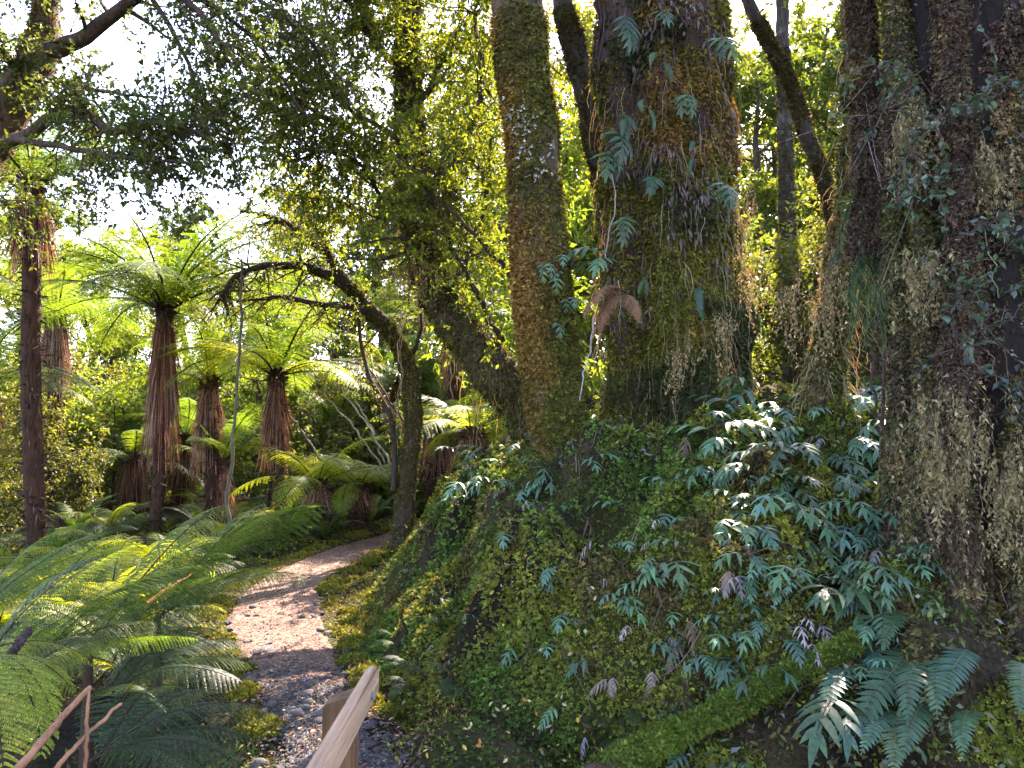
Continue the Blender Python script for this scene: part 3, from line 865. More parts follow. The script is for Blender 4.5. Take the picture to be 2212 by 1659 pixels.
tfern(128, 120, 700, 13.5, .13, 16, 1.7, "tree fern with pale skirt close behind the dark leaning one", seed=14, skl=1.4, skcol=(.26, .15, .12))
tfern(840, 846, 830, 17.0, .13, 14, 1.7, "tree fern far back between the curved tree and the leaning trunk", seed=15, skl=1.2, meshes=F_TREE + F_TREE_Y)
tfern(-60, -40, 840, 11.5, .14, 16, 1.7, "tree fern cut by the picture's edge behind the grass", seed=16, skl=1.2)
tfern(560, 552, 700, 19.0, .13, 16, 1.9, "faint tree fern in the sunny clearing far behind", seed=17, skl=1.2)
# ---------------------------------------------------------------- trees: limbs, twigs, leaves
def limb(rng, p0, d0, length, n=7, wander=.18, lift=.05):
    p = [np.array(p0, float)]; d = norm(np.array(d0, float)); st = length / (n - 1)
    for i in range(n - 1):
        d = norm(d + rng.normal(0, wander, 3) + UP * lift); p.append(p[-1] + d * st)
    return np.array(p)

def spray(mb, rng, tw, per, L, col, wid=.45, val=.25, flat=.5, droop=.1):
    """leaves set along twigs; tw (n, k, 3)"""
    n, k, _ = tw.shape
    f = rng.uniform(.1, 1., (n, per)) * (k - 1); i = np.minimum(f.astype(int), k - 2); fr = (f - i)[..., None]
    r = np.arange(n)[:, None]
    c = tw[r, i] * (1 - fr) + tw[r, i + 1] * fr; d = norm(tw[r, i + 1] - tw[r, i])
    c = c.reshape(-1, 3); d = d.reshape(-1, 3); m = len(c)
    D = d * .6 + rng.normal(0, .7, (m, 3)) - UP * droop
    N = np.array([0, 0, 1.]) * flat * 2 + rng.normal(0, .6, (m, 3))
    l = L * rng.uniform(.6, 1.35, m)
    leaves(mb, c, D, N, l, l * wid, vary(np.array(col), m, rng, val, .08), .15, .05)

def twigs_from(rng, pts, n, length, k=4, t0=.25, wander=.3, lift=.0):
    """n curved twigs springing from a limb polyline"""
    m = len(pts); f = rng.uniform(t0, 1, n) * (m - 1); i = np.minimum(f.astype(int), m - 2); fr = (f - i)[:, None]
    c = pts[i] * (1 - fr) + pts[i + 1] * fr; d = norm(pts[i + 1] - pts[i])
    d = norm(d * .7 + rng.normal(0, .75, (n, 3)) + UP * lift)
    L = (length * rng.uniform(.5, 1.2, n))[:, None]
    out = [c]
    for q in range(k - 1):
        d = norm(d + rng.normal(0, wander, (n, 3)) - UP * .05); out.append(out[-1] + d * L / (k - 1))
    return np.stack(out, 1)

def add_twigs(mb, tw, w, col):
    n, k, _ = tw.shape
    ribbons(mb, tw, np.full(n, w), col)

C_BARK = np.array([.055, .040, .028])
def grow(seed, trunk, rad, nl=10, t0=.35, ll=2.2, nsub=5, ntw=6, per=9, L=.07, col=(.05, .08, .018), tl=.5, lift=.08, out=.9, barkcol=C_BARK, seg=10, up=.5, namp=.15, dirs=None, wid=.45, twig_ribbon=True):
    """trunk polyline -> (bark mesh, leaf mesh, trunk surface)"""
    rng = np.random.default_rng(seed); mt, ml = MB(), MB()
    trunk = np.asarray(trunk, float); rad = np.asarray(rad, float)
    T = Tube(trunk, rad, seg, len(trunk) * 8, namp, 5., seed); T.add(mt, T.facecol(lambda p: vary(np.array(barkcol), len(p), val=.25)))
    fine = smooth(np.column_stack([trunk, rad]), 60)
    allt = []
    for i in range(nl):
        q = t0 + (1 - t0) * (i + rng.random()) / nl; k = min(int(q * 59), 58)
        a = i * 2.4 + rng.uniform(-.5, .5)
        d = np.array([math.cos(a) * out, math.sin(a) * out, rng.uniform(.1, 1) * up])
        if dirs is not None: d = np.array(dirs[i % len(dirs)]) + rng.normal(0, .15, 3)
        le = ll * rng.uniform(.65, 1.15) * (1.1 - .5 * (q - t0) / (1 - t0))
        lp = limb(rng, fine[k, :3], d, le, 8, .16, lift)
        r0 = max(fine[k, 3] * rng.uniform(.3, .5), .012)
        Tube(lp, np.linspace(r0, r0 * .25, 8), 6, 14).add(mt, np.array(barkcol) * rng.uniform(.8, 1.2), False)
        subs = twigs_from(rng, lp, nsub, le * .45, 5, .25, .22, .05)
        for s_ in subs:
            Tube(s_, np.linspace(r0 * .4, r0 * .12, 5), 3, 5).add(mt, np.array(barkcol), False)
            allt.append(twigs_from(rng, s_, ntw, tl, 4, .15, .3))
        allt.append(twigs_from(rng, lp, ntw, tl, 4, .5, .3))
    tw = np.concatenate(allt)
    add_twigs(mt, tw, max(.004, L * .06), np.array(barkcol))
    spray(ml, rng, tw, per, L, col, wid)
    return mt, ml, T

def tree_thing(base, name="tree"):
    return empty(name, base)

# forest tree shapes, several of each, shared by the many background trees
PROTO = []
SPEC = [  # height, crown start, leaf size, colour, limbs
    (9.0, .30, .15, (.10, .13, .020), 18, 2.6), (11., .35, .16, (.08, .11, .022), 20, 3.0), (7.0, .15, .13, (.115, .145, .020), 18, 2.3), (12., .30, .17, (.09, .115, .026), 22, 3.0)]
for k, (h, t0, L, c, nl, ll) in enumerate(SPEC):
    rng = np.random.default_rng(900 + k)
    tr = np.array([[0, 0, -.4], [rng.normal(0, .1), rng.normal(0, .1), h * .25], [rng.normal(0, .25), rng.normal(0, .25), h * .5], [rng.normal(0, .4), rng.normal(0, .4), h * .78], [rng.normal(0, .5), rng.normal(0, .5), h]])
    a, b, _ = grow(900 + k, tr, [.22, .18, .15, .09, .03], nl, t0, ll, 6, 7, 17, L, c, .65, .06, wid=.5)
    PROTO.append((a.mesh("trunk", M_BARK), b.mesh("crown", M_LEAF)))
rng = np.random.default_rng(905)
tr = np.array([[0, 0, -.5], [.2, .1, 5], [-.2, .3, 10.], [.3, -.2, 15.], [0, .2, 20.]])
a, b, _ = grow(905, tr, [.4, .34, .28, .18, .05], 26, .22, 4.6, 8, 8, 13, .19, (.15, .165, .022), .9, .05, wid=.55)  # leaf colour brightened to carry the backlit glow behind the trunks
PROTO.append((a.mesh("trunk", M_BARK), b.mesh("crown", M_LEAF)))
SHRUB = []
for k, (h, L, c) in enumerate([(1.8, .075, (.06, .10, .02)), (2.4, .085, (.095, .135, .018)), (1.3, .06, (.075, .085, .025)), (2.0, .07, (.11, .115, .03))]):
    rng = np.random.default_rng(700 + k)
    tr = np.array([[0, 0, -.15], [.05, .03, h * .3], [rng.normal(0, .15), rng.normal(0, .15), h * .65], [rng.normal(0, .2), rng.normal(0, .2), h]])
    a, b, _ = grow(700 + k, tr, [.035, .03, .02, .008], 12, .12, h * .5, 5, 6, 10, L, c, .32, .06, seg=6, wid=.5)
    SHRUB.append((a.mesh("stem", M_BARK), b.mesh("foliage", M_LEAF)))

def plant(name, meshes, parts, loc, rz, sc, label, cat, group):
    r = empty(name, loc); r.rotation_euler = (0, 0, rz); r.scale = (sc, sc, sc)
    for m, pn in zip(meshes, parts): link(pn, m, r)
    return tag(r, label, cat, group)

def ground_pt(u, d):
    x = (u - CX) / FPX * d
    return (x, d, float(H(x, d)) - .05)

rg = random.Random(21)
bgT = []
def bgtree(u, d, k, sc, label=None, group=None):
    plant("tree", PROTO[k], ("trunk", "crown"), ground_pt(u, d), rg.uniform(0, 6.28), sc, label, "tree", group)
# far hillside, seen through the gaps
for (u, d, k, sc) in [(-150, 26, 0, .9), (40, 31, 2, 1.0), (190, 27, 0, .75), (330, 33, 1, .75), (470, 29, 2, .9), (600, 34, 0, .85), (720, 28, 2, .85), (800, 33, 3, .75),
                      (-350, 30, 1, 1.), (100, 40, 3, .9), (400, 42, 1, 1.0), (650, 44, 3, .95), (880, 38, 1, 1.1)]:
    bgT.append((u, d, k, sc, "hazy green tree on the far slope across the clearing", "far trees across the clearing"))
for (u, d, k, sc) in [(1000, 30, 2, 1.1), (1100, 34, 0, 1.0), (1250, 26, 2, 1.6), (1230, 19, 2, 1.1), (1420, 30, 3, 1.3), (1560, 26, 2, 1.4), (1180, 24, 2, 1.5), (1800, 34, 2, 1.3), (1900, 20, 1, 1.2), (2080, 26, 3, 1.5), (2300, 18, 1, 1.3),
                      (1680, 34, 1, 1.5), (1350, 40, 0, 2.0)]:
    bgT.append((u, d, k, sc, "sunlit leafy tree behind the great mossy trunks", "backlit trees behind the great trunks"))
for (u, d, k, sc) in [(-260, 15, 3, .9), (900, 24, 2, .8), (1030, 22, 2, .7), (240, 20, 2, .6), (1150, 20, 2, 1.1), (560, 23, 2, .6)]:
    bgT.append((u, d, k, sc, "small leafy tree in the middle distance beyond the ferns", "middle distance trees"))
for (u, d, k, sc) in [(820, 50, 4, .95), (960, 42, 4, 1.0), (1110, 46, 4, 1.15), (1262, 40, 4, 1.1), (1580, 44, 4, 1.15), (1700, 38, 4, .95), (1800, 46, 4, 1.2), (1920, 40, 4, 1.1), (-120, 44, 4, 1.0), (640, 54, 4, .8)]:
    bgT.append((u, d, k, sc, "tall pale-leaved tree far behind the clearing and trunks", "tall far trees"))
ORD = ["first", "second", "third", "fourth", "fifth", "sixth", "seventh", "eighth", "ninth", "tenth", "eleventh", "twelfth", "thirteenth", "fourteenth", "fifteenth", "sixteenth", "seventeenth", "eighteenth", "nineteenth", "twentieth"]
cnt = {}
for (u, d, k, sc, lab, g) in sorted(bgT):
    i = cnt.get(g, 0); cnt[g] = i + 1
    bgtree(u, d, k, sc, lab + ", %s from the left" % ORD[i], g)
# undergrowth
for i in range(95):
    d = rg.uniform(10.5, 26); u = rg.uniform(-250, 1150)
    if 230 < u < 980: d = 14.5 + (d - 10.5) * .8
    x, y, z = ground_pt(u, d)
    if path_d(np.array([x]), np.array([y]))[0] < 2.2: continue
    k = rg.randrange(4)
    plant("shrub", SHRUB[k], ("stem", "foliage"), (x, y, z), rg.uniform(0, 6.28), rg.uniform(.7, 1.45),
          ["dark green small-leaved shrub among the tree ferns", "bright yellow-green shrub in the sunny undergrowth", "low dull green bush on the forest floor", "pale olive twiggy bush in the undergrowth"][k], "shrub",
          ["dark shrubs in the undergrowth", "bright shrubs in the undergrowth", "low bushes in the undergrowth", "pale bushes in the undergrowth"][k])
for i in range(26):
    d = rg.uniform(9.5, 17); u = rg.uniform(1620, 2150)
    k = rg.randrange(4)
    plant("shrub", SHRUB[k], ("stem", "foliage"), ground_pt(u, d), rg.uniform(0, 6.28), rg.uniform(.8, 1.6),
          "sunlit leafy shrub behind the bank, right of the great trunk", "shrub", "shrubs behind the bank")
# ground ferns in the undergrowth
def ground_fern(loc, meshes, n, L, label, group, seed, tilt=(0, 25), name="fern", arc=(0, 6.283)):
    rng = np.random.default_rng(seed); r = empty(name, loc)
    for i in range(n):
        a = arc[0] + (arc[1] - arc[0]) * (i + rng.uniform(0, .7)) / n
        put(meshes[rng.integers(0, len(meshes))], r, (math.cos(a) * .02, math.sin(a) * .02, .02), a, math.radians(rng.uniform(*tilt)), L * rng.uniform(.75, 1.15), roll=rng.uniform(-.3, .3))
    return tag(r, label, "fern", group)
for i in range(46):
    d = rg.uniform(8.6, 17); u = rg.uniform(-150, 900)
    x, y, z = ground_pt(u, d)
    if path_d(np.array([x]), np.array([y]))[0] < 2.0 or bank_s(np.array([x]), np.array([y]))[0] > .3: continue
    y_ = rg.random() < .5
    ground_fern((x, y, z + .04), (F_TREE_Y if y_ else F_SOFT) if rg.random() < .7 else F_GROUND, rg.randrange(6, 10), rg.uniform(.6, 1.0),
                "feathery ground fern on the forest floor beyond the path", "ground ferns beyond the path", 300 + i)
# ---------------------------------------------------------------- the named trees
def add_limb(mt, ml, rng, lp, r0, r1, nsub, sl, ntw, tl, per, L, col, wid=.45, t0=.2, barkcol=C_BARK, lift=.02, n=14, seg=7, sub_t0=.15, namp=.1):
    lp = smooth(np.asarray(lp, float), n)
    lp[1:-1] += rng.normal(0, .012 * sl, lp[1:-1].shape)
    T = Tube(lp, np.linspace(r0, r1, n), seg, n * 3, namp, 9., 3); T.add(mt, np.array(barkcol) * rng.uniform(.8, 1.2))
    if nsub:
        subs = twigs_from(rng, lp, nsub, sl, 6, t0, .2, lift); al = []
        for s_ in subs:
            Tube(s_, np.linspace(max(r1 * .7, .006), .003, 6), 3, 6).add(mt, np.array(barkcol), False)
            al.append(twigs_from(rng, s_, ntw, tl, 4, sub_t0, .3))
        tw = np.concatenate(al); add_twigs(mt, tw, max(.003, L * .07), np.array(barkcol))
        spray(ml, rng, tw, per, L, col, wid)
    return T

def mossy(mb, T, n, size, colfn, per=3, down=.5, rng=RNG, t0=0, t1=1, bare=None, spread=.6, view=None):
    p, nn = T.sample(n, rng, t0, t1, view)
    if bare is not None:
        k = rng.random(len(p)) > bare(p); p, nn = p[k], nn[k]
    tuft(mb, p, nn, size * rng.uniform(.6, 1.4, len(p)), .5, colfn(p), per, spread, down, rng)

VIEW = np.array([0., .5, 1.6])
def garlands(mb, C, length, col, rng, k=10, size=.02, wig=.012):
    """hanging tails of moss: feathery tufts strung down crooked threads"""
    n = len(C); length = np.broadcast_to(length, (n,)); t = np.linspace(0, 1, k)
    p = C[:, None] - UP * (length[:, None] * t[None])[..., None] + np.cumsum(rng.normal(0, wig, (n, k, 3)), 1) * np.array([1, 1, .3])
    ribbons(mb, p, np.full(n, .004), np.array(col) * .7, rng)
    q = np.repeat(p[:, :, None], 3, 2).reshape(-1, 3) + rng.normal(0, .006, (n * k * 3, 3)) - UP * rng.uniform(0, .04, (n * k * 3, 1))
    nn = norm(rng.normal(0, 1, q.shape) * np.array([1, 1, .3]) - UP * .9)
    tuft(mb, q, nn, size * rng.uniform(.6, 1.5, len(q)), .32, vary(np.array(col), len(q), rng, .28, .06), 2, .35, .8, rng)
def bark_strips(mb, T, n, l0, l1, w0, w1, col, rng, t0=0, t1=1, out=.015):
    """loose vertical strips of bark lying along a trunk"""
    i0 = rng.uniform(t0, t1, n) * (T.rings - 1); j = rng.integers(0, T.seg, n); k = 6
    step = np.linalg.norm(T.p[1] - T.p[0]); ln = rng.uniform(l0, l1, n) / step
    I = np.clip(i0[:, None] + ln[:, None] * np.linspace(0, 1, k)[None], 0, T.rings - 1.001); a = I.astype(int); f = (I - a)[..., None]
    g = T.g[a, j[:, None]] * (1 - f) + T.g[a + 1, j[:, None]] * f; d = T.dirs[a, j[:, None]]
    g = g + d * (rng.uniform(.2, 1, (n, 1, 1)) * out) + rng.normal(0, .006, g.shape); g = g[:, ::-1]
    S = norm(np.cross(d[:, ::-1], np.array([0, 0, 1.]))); w = (rng.uniform(w0, w1, n)[:, None] * np.array([.3, .8, 1, .9, .7, .2])[None])[..., None]
    v = np.stack([g + S * w * .5, g - S * w * .5], 2).reshape(-1, 3); tr = []
    for q in range(k - 1): tr += [[2 * q, 2 * q + 1, 2 * q + 3], [2 * q, 2 * q + 3, 2 * q + 2]]
    mb.add(v, (np.arange(n)[:, None, None] * 2 * k + np.array(tr)[None]).reshape(-1, 3), np.repeat(vary(np.array(col), n, rng, .45, .08), len(tr), 0))

C_RUST = np.array([.21, .125, .034])
def moss1(p):        # orange-brown moss; light from the clearing painted on its open side, other side green
    ax = np.interp(p[:, 2], T1.p[:, 2], T1.p[:, 0])
    a = np.clip((fbm(p, 1.2, 3, 7) - .5) * 4 + (ax - p[:, 0]) * 4.5 + .55 + (p[:, 2] - 3.0) * .22, 0, 1)
    c = mixcol(np.array([.095, .098, .020]), C_RUST, a)
    c = mixcol(c, np.array([.075, .070, .014]), np.clip((fbm(p, 3, 2, 17) - .54) * 5, 0, 1))
    return vary(c, len(p), val=.25, hue=.06)
def moss2(p):
    c = mixcol(np.array([.115, .118, .018]), C_RUST * .8, np.clip((fbm(p, .9, 3, 27) - .56 + np.clip((p[:, 2] - 4.4) * .08, 0, .1)) * 7, 0, 1))
    c = mixcol(c, np.array([.035, .045, .014]), np.clip((fbm(p, 2.0, 2, 37) - .53) * 6, 0, 1))
    return vary(c, len(p), val=.28, hue=.07)

# --- first mossy trunk
rng = np.random.default_rng(101)
pts = PP((1232, 1010, 6.5), (1205, 900, 6.5), (1185, 750, 6.5), (1170, 600, 6.5), (1148, 300, 6.5), (1118, 0, 6.5), (1095, -400, 6.6), (1080, -900, 6.8))
pts = np.vstack([pts[0] + np.array([.02, 0, -.35]), pts, pts[-1] + np.array([-.1, .1, 3.])])
rad = [.28, .25, .235, .228, .235, .215, .21, .20, .17, .10]
root = empty("mossy_tree", pts[1])
o0 = pts[1]; mt, ml = MB(), MB()
T1 = Tube(pts, rad, 40, 160, .16, 3.2, 5); T1.add(mt, T1.facecol(lambda p: softv(mixcol(np.array([.05, .035, .02]), np.array([.10, .065, .045]), fbm(p, 3, 2, 4)), len(p))))
for k in range(9):
    a = k * 2.4; b = pts[8] + (pts[9] - pts[8]) * k / 9
    add_limb(mt, ml, rng, [b, b + np.array([math.cos(a), math.sin(a), .5]) * 1.5, b + np.array([math.cos(a), math.sin(a), .55]) * 3], .08, .02, 8, 1.1, 6, .5, 9, .08, (.05, .08, .018))
mm = MB(); mossy(mm, T1, 50000, .034, moss1, t0=.02, t1=.80, view=VIEW, bare=lambda p: np.clip((fbm(p, 2.1, 3, 57) - .60) * 8, 0, .93))
def shift(mb, o):
    for a in mb.v: a -= o
def finish(root, o, lst):
    first = None
    for m_, nm, mat, kind in lst:
        if m_.n:
            shift(m_, o); ob = m_.build(nm, mat, first if kind and first is not None else root)
            if first is None: first = ob
            if kind: ob["kind"] = kind
# pale lichen rosettes
lich = MB(); p, nn = T1.sample(2200, rng, .25, .8, VIEW); k = fbm(p, 2.6, 2, 99) > .66
p, nn = p[k] + nn[k] * .02, nn[k]
tuft(lich, p, nn, .034, .5, vary(np.array([.36, .38, .34]), len(p), val=.2, hue=.03), 4, .8, 0, rng)
finish(root, o0, [(mt, "trunk", M_BARK, None), (ml, "crown", M_LEAF, None), (mm, "moss", M_MOSS, "stuff"), (lich, "lichen", M_MOSS, "stuff")])
tag(root, "straight tree trunk furred with orange-brown moss, left of the great trunk", "tree", "mossy trees on the bank")

# --- great trunk
rng = np.random.default_rng(102)
pts = PP((1455, 930, 7.6), (1452, 800, 7.6), (1447, 650, 7.6), (1442, 450, 7.6), (1434, 250, 7.6), (1422, 0, 7.6), (1410, -350, 7.7), (1400, -900, 7.8))
pts = np.vstack([pts[0] - UP * .5, pts, pts[-1] + UP * 4])
rad = [.80, .71, .65, .61, .59, .57, .53, .50, .42, .22]
def lob(th, t):
    return 1 + .10 * np.cos(3 * th + 1.0 + 1.5 * t) + .07 * np.cos(5 * th + 4 * t) + .05 * np.cos(9 * th - 6 * t) - .28 * np.exp(-((((th - 3.95 + np.pi) % (2 * np.pi)) - np.pi) / .17) ** 2)
root = empty("great_tree", pts[1]); o0 = pts[1]; mt, ml = MB(), MB()
T2 = Tube(pts, rad, 84, 190, .22, 2.3, 9, lob); T2.add(mt, T2.facecol(lambda p: softv(mixcol(np.array([.030, .020, .018]), np.array([.085, .048, .040]), fbm(p * np.array([1, 1, .3]), 5, 3, 4)), len(p))))
for k in range(14):
    a = k * 2.4; b = pts[8] + (pts[9] - pts[8]) * k / 14
    add_limb(mt, ml, rng, [b, b + np.array([math.cos(a), math.sin(a), .4]) * 2.2, b + np.array([math.cos(a), math.sin(a), .5]) * 4.5], .16, .03, 10, 1.4, 7, .6, 9, .10, (.05, .08, .018))
bark_strips(mt, T2, 650, .15, .6, .012, .030, (.06, .036, .034), rng, .25, .85, .012)
mm = MB()
def bare2(p):
    f = fbm(p, 1.15, 3, 157)
    hi = np.clip((p[:, 2] - 4.2) * .2, 0, .04) + np.clip((1.3 - p[:, 0]) * .5, 0, .14)
    return np.clip((f + hi - .58) * 9, 0, .9)
mossy(mm, T2, 105000, .042, moss2, t0=.0, t1=.8, view=VIEW, bare=bare2, down=.8)
st = MB(); p, nn = T2.sample(1500, rng, 0.05, .6, VIEW); strands(st, p + nn * .04, rng.uniform(.08, .45, len(p)), .006, vary(np.array([.20, .17, .10]), len(p)), 6, .012, nn * .05, rng)
lich = MB(); p, nn = T2.sample(4500, rng, .3, .82, VIEW); k = fbm(p, 2.4, 2, 199) > .60; p, nn = p[k], nn[k]
leaves(lich, p + nn * .02, -UP + nn * .25 + rng.normal(0, .2, p.shape), nn, rng.uniform(.06, .16, len(p)), .026, vary(np.array([.13, .095, .09]), len(p), val=.3, hue=.05), .2)
finish(root, o0, [(mt, "trunk", M_BARK, None), (ml, "crown", M_LEAF, None), (mm, "moss", M_MOSS, "stuff"), (st, "hanging_moss", M_DRY, "stuff"), (lich, "filmy_fern", M_DRY, "stuff")])
tag(root, "huge fluted old trunk patched with green moss and hanging filmy ferns", "tree", "mossy trees on the bank")

# --- shaggy tree at the picture's edge
rng = np.random.default_rng(103)
pts = PP((2160, 1640, 3.75), (2150, 1450, 3.85), (2140, 1200, 3.95), (2130, 900, 4.0), (2125, 600, 4.05), (2105, 300, 4.1), (2085, 0, 4.15), (2075, -400, 4.2), (2080, -1000, 4.3))
pts = np.vstack([pts[0] - UP * .5, pts, pts[-1] + UP * 4])
rad = [.52, .44, .36, .32, .31, .31, .32, .32, .28, .22, .1]
root = empty("shaggy_tree", pts[1]); o0 = pts[1]; mt, ml, mm, st = MB(), MB(), MB(), MB()
T3 = Tube(pts, rad, 44, 170, .35, 3.0, 19); T3.add(mt, np.array([.014, .010, .009]))
# side stems wrapped round it
for q in ([(1985, 1500, 3.7), (1990, 1150, 3.85), (2010, 800, 3.95), (1990, 400, 4.0), (1930, 0, 4.1), (1900, -300, 4.2)], [(2230, 1500, 3.5), (2200, 1000, 3.7), (2215, 500, 3.8), (2190, 0, 3.9), (2170, -300, 4.0)]):
    tq = Tube(PP(*q), np.linspace(.10, .05, len(q)), 14, 80, .35, 6., 4); tq.add(mt, np.array([.03, .022, .016]))
    mossy(mm, tq, 12000, .024, lambda p: vary(mixcol(np.array([.13, .10, .05]), np.array([.07, .075, .02]), fbm(p, 3, 2, 5)), len(p), val=.4), down=1.0, rng=rng, view=VIEW)
def moss3(p):
    a = fbm(p, 2.2, 3, 207); b = fbm(p, 3.5, 2, 217)
    c = mixcol(np.array([.080, .054, .038]), np.array([.075, .080, .026]), np.clip((a - .5) * 6, 0, 1))
    c = mixcol(c, np.array([.20, .14, .065]), np.clip((b - .57) * 7, 0, 1))
    return vary(c, len(p), val=.4, hue=.08)
mossy(mm, T3, 40000, .026, moss3, t0=0, t1=.3, view=VIEW, down=.7, rng=rng)
mossy(mm, T3, 100000, .024, moss3, t0=0, t1=.82, view=VIEW, down=.9, bare=lambda p: np.clip((fbm(p, 2.4, 3, 257) - .475) * 10, 0, .97), rng=rng)
p, nn = T3.sample(1300, rng, .0, .8, VIEW); k = fbm(p, 2.6, 2, 267) > .46; p, nn = p[k], nn[k]
f = fbm(p, 1.5, 2, 277)
strands(st, p + nn * .03, rng.uniform(.06, .42, len(p)) * (.4 + 1.2 * f), rng.uniform(.003, .007, len(p)), vary(mixcol(np.array([.26, .20, .11]), np.array([.12, .085, .055]), rng.random(len(p))), len(p), val=.35), 7, .022, nn * rng.uniform(0, .14, (len(p), 1)), rng)
# dense beards of pale lichen
for (u, v, d, w, L) in [(2030, 850, 3.55, .09, .7), (2050, 920, 3.5, .09, .7), (1995, 560, 3.7, .06, .35), (2130, 330, 3.7, .05, .45), (1960, 250, 3.8, .05, .4), (2180, 1000, 3.4, .04, .5)]:
    b = P(u, v, d); n = 26
    c = b + rng.normal(0, 1, (n, 3)) * np.array([w, w * .7, .06])
    garlands(st, c, L * .8 * rng.uniform(.3, 1.1, n), (.22, .18, .09), rng, 11, .026)
tw = MB()
for q in ([(1870, 560, 4.5), (1880, 330, 4.5), (1865, 100, 4.5), (1850, -150, 4.5)], [(2060, 1580, 3.5), (2075, 1300, 3.6), (2050, 1000, 3.65), (2080, 600, 3.7), (2060, 200, 3.8), (2040, -100, 3.9)], [(1925, 1420, 3.95), (1940, 1100, 4.1), (1960, 700, 4.2), (1935, 400, 4.25), (1950, 0, 4.3), (1940, -200, 4.3)]):
    tq = Tube(PP(*q), np.linspace(.085, .06, len(q)), 14, 90, .5, 6., 4); tq.add(mt, np.array([.026, .019, .014]))
    mossy(mm, tq, 22000, .024, moss3, down=1.0, rng=rng, view=VIEW)
    p, nn = tq.sample(150, rng, 0, 1, VIEW); garlands(st, p + nn * .02, rng.uniform(.05, .3, len(p)), (.10, .078, .045), rng, 7, .022)
p, nn = T3.sample(900, rng, .0, .8, VIEW); k = fbm(p, 2.6, 2, 268) > .5; garlands(st, p[k] + nn[k] * .03, rng.uniform(.06, .3, k.sum()), (.10, .075, .045), rng, 6, .022)
lp = MB(); p, nn = T3.sample(5200, rng, .02, .7, VIEW); k = fbm(p, 2.9, 2, 287) > .54; p, nn = p[k] + nn[k] * .08, nn[k]
leaves(lp, p, nn + rng.normal(0, .6, p.shape) - UP * .2, nn, rng.uniform(.03, .06, len(p)), .026, vary(np.array([.045, .065, .030]), len(p)), .2)
# thin bare twigs hanging about the trunk
p, nn = T3.sample(130, rng, .05, .66, VIEW)
tws = np.stack([p + nn * .02, p + nn * .12 + rng.normal(0, .08, p.shape), p + nn * .18 + rng.normal(0, .18, p.shape) - UP * .1, p + nn * .2 + rng.normal(0, .25, p.shape) - UP * .2], 1)
ribbons(tw, tws, np.full(len(p), .006), vary(np.array([.16, .12, .10]), len(p)), rng)
for k in range(8):
    a = k * 2.4; b = pts[9] + (pts[10] - pts[9]) * k / 8
    add_limb(mt, ml, rng, [b, b + np.array([math.cos(a), math.sin(a), .4]) * 1.4, b + np.array([math.cos(a), math.sin(a), .5]) * 2.8], .07, .02, 8, 1.0, 6, .5, 9, .08, (.05, .08, .018))
finish(root, o0, [(mt, "trunk", M_BARK, None), (ml, "crown", M_LEAF, None), (mm, "moss", M_MOSS, "stuff"), (st, "hanging_lichen", M_DRY, "stuff"), (lp, "climber", M_LEAF, "stuff"), (tw, "twigs", M_BARK, None)])
tag(root, "shaggy dark tree at the picture's edge, bearded with pale hanging lichen", "tree", "mossy trees on the bank")

# --- leaning mossy tree behind the first trunk
rng = np.random.default_rng(104)
pts = PP((1165, 960, 7.6), (1130, 870, 7.7), (1045, 775, 7.9), (965, 665, 8.2), (920, 560, 8.5), (898, 430, 8.8), (885, 280, 9.0), (880, 120, 9.2), (886, -40, 9.3), (880, -300, 9.5), (870, -700, 9.8))
rad = [.24, .22, .215, .20, .185, .17, .155, .145, .13, .10, .04]
root = empty("leaning_tree", pts[0]); o0 = pts[0]; mt, ml, mm, st = MB(), MB(), MB(), MB()
T4 = Tube(pts, rad, 20, 120, .25, 4., 29); T4.add(mt, T4.facecol(lambda p: softv(np.array([.055, .035, .022]), len(p))))
mossy(mm, T4, 14000, .04, lambda p: vary(mixcol(np.array([.075, .058, .020]), np.array([.06, .075, .015]), fbm(p, 2, 2, 5)), len(p), val=.35), down=.5, rng=rng, t1=.85, bare=lambda p: np.clip((fbm(p, 2, 2, 77) - .52) * 7, 0, .9))
GL = (.095, .115, .016)
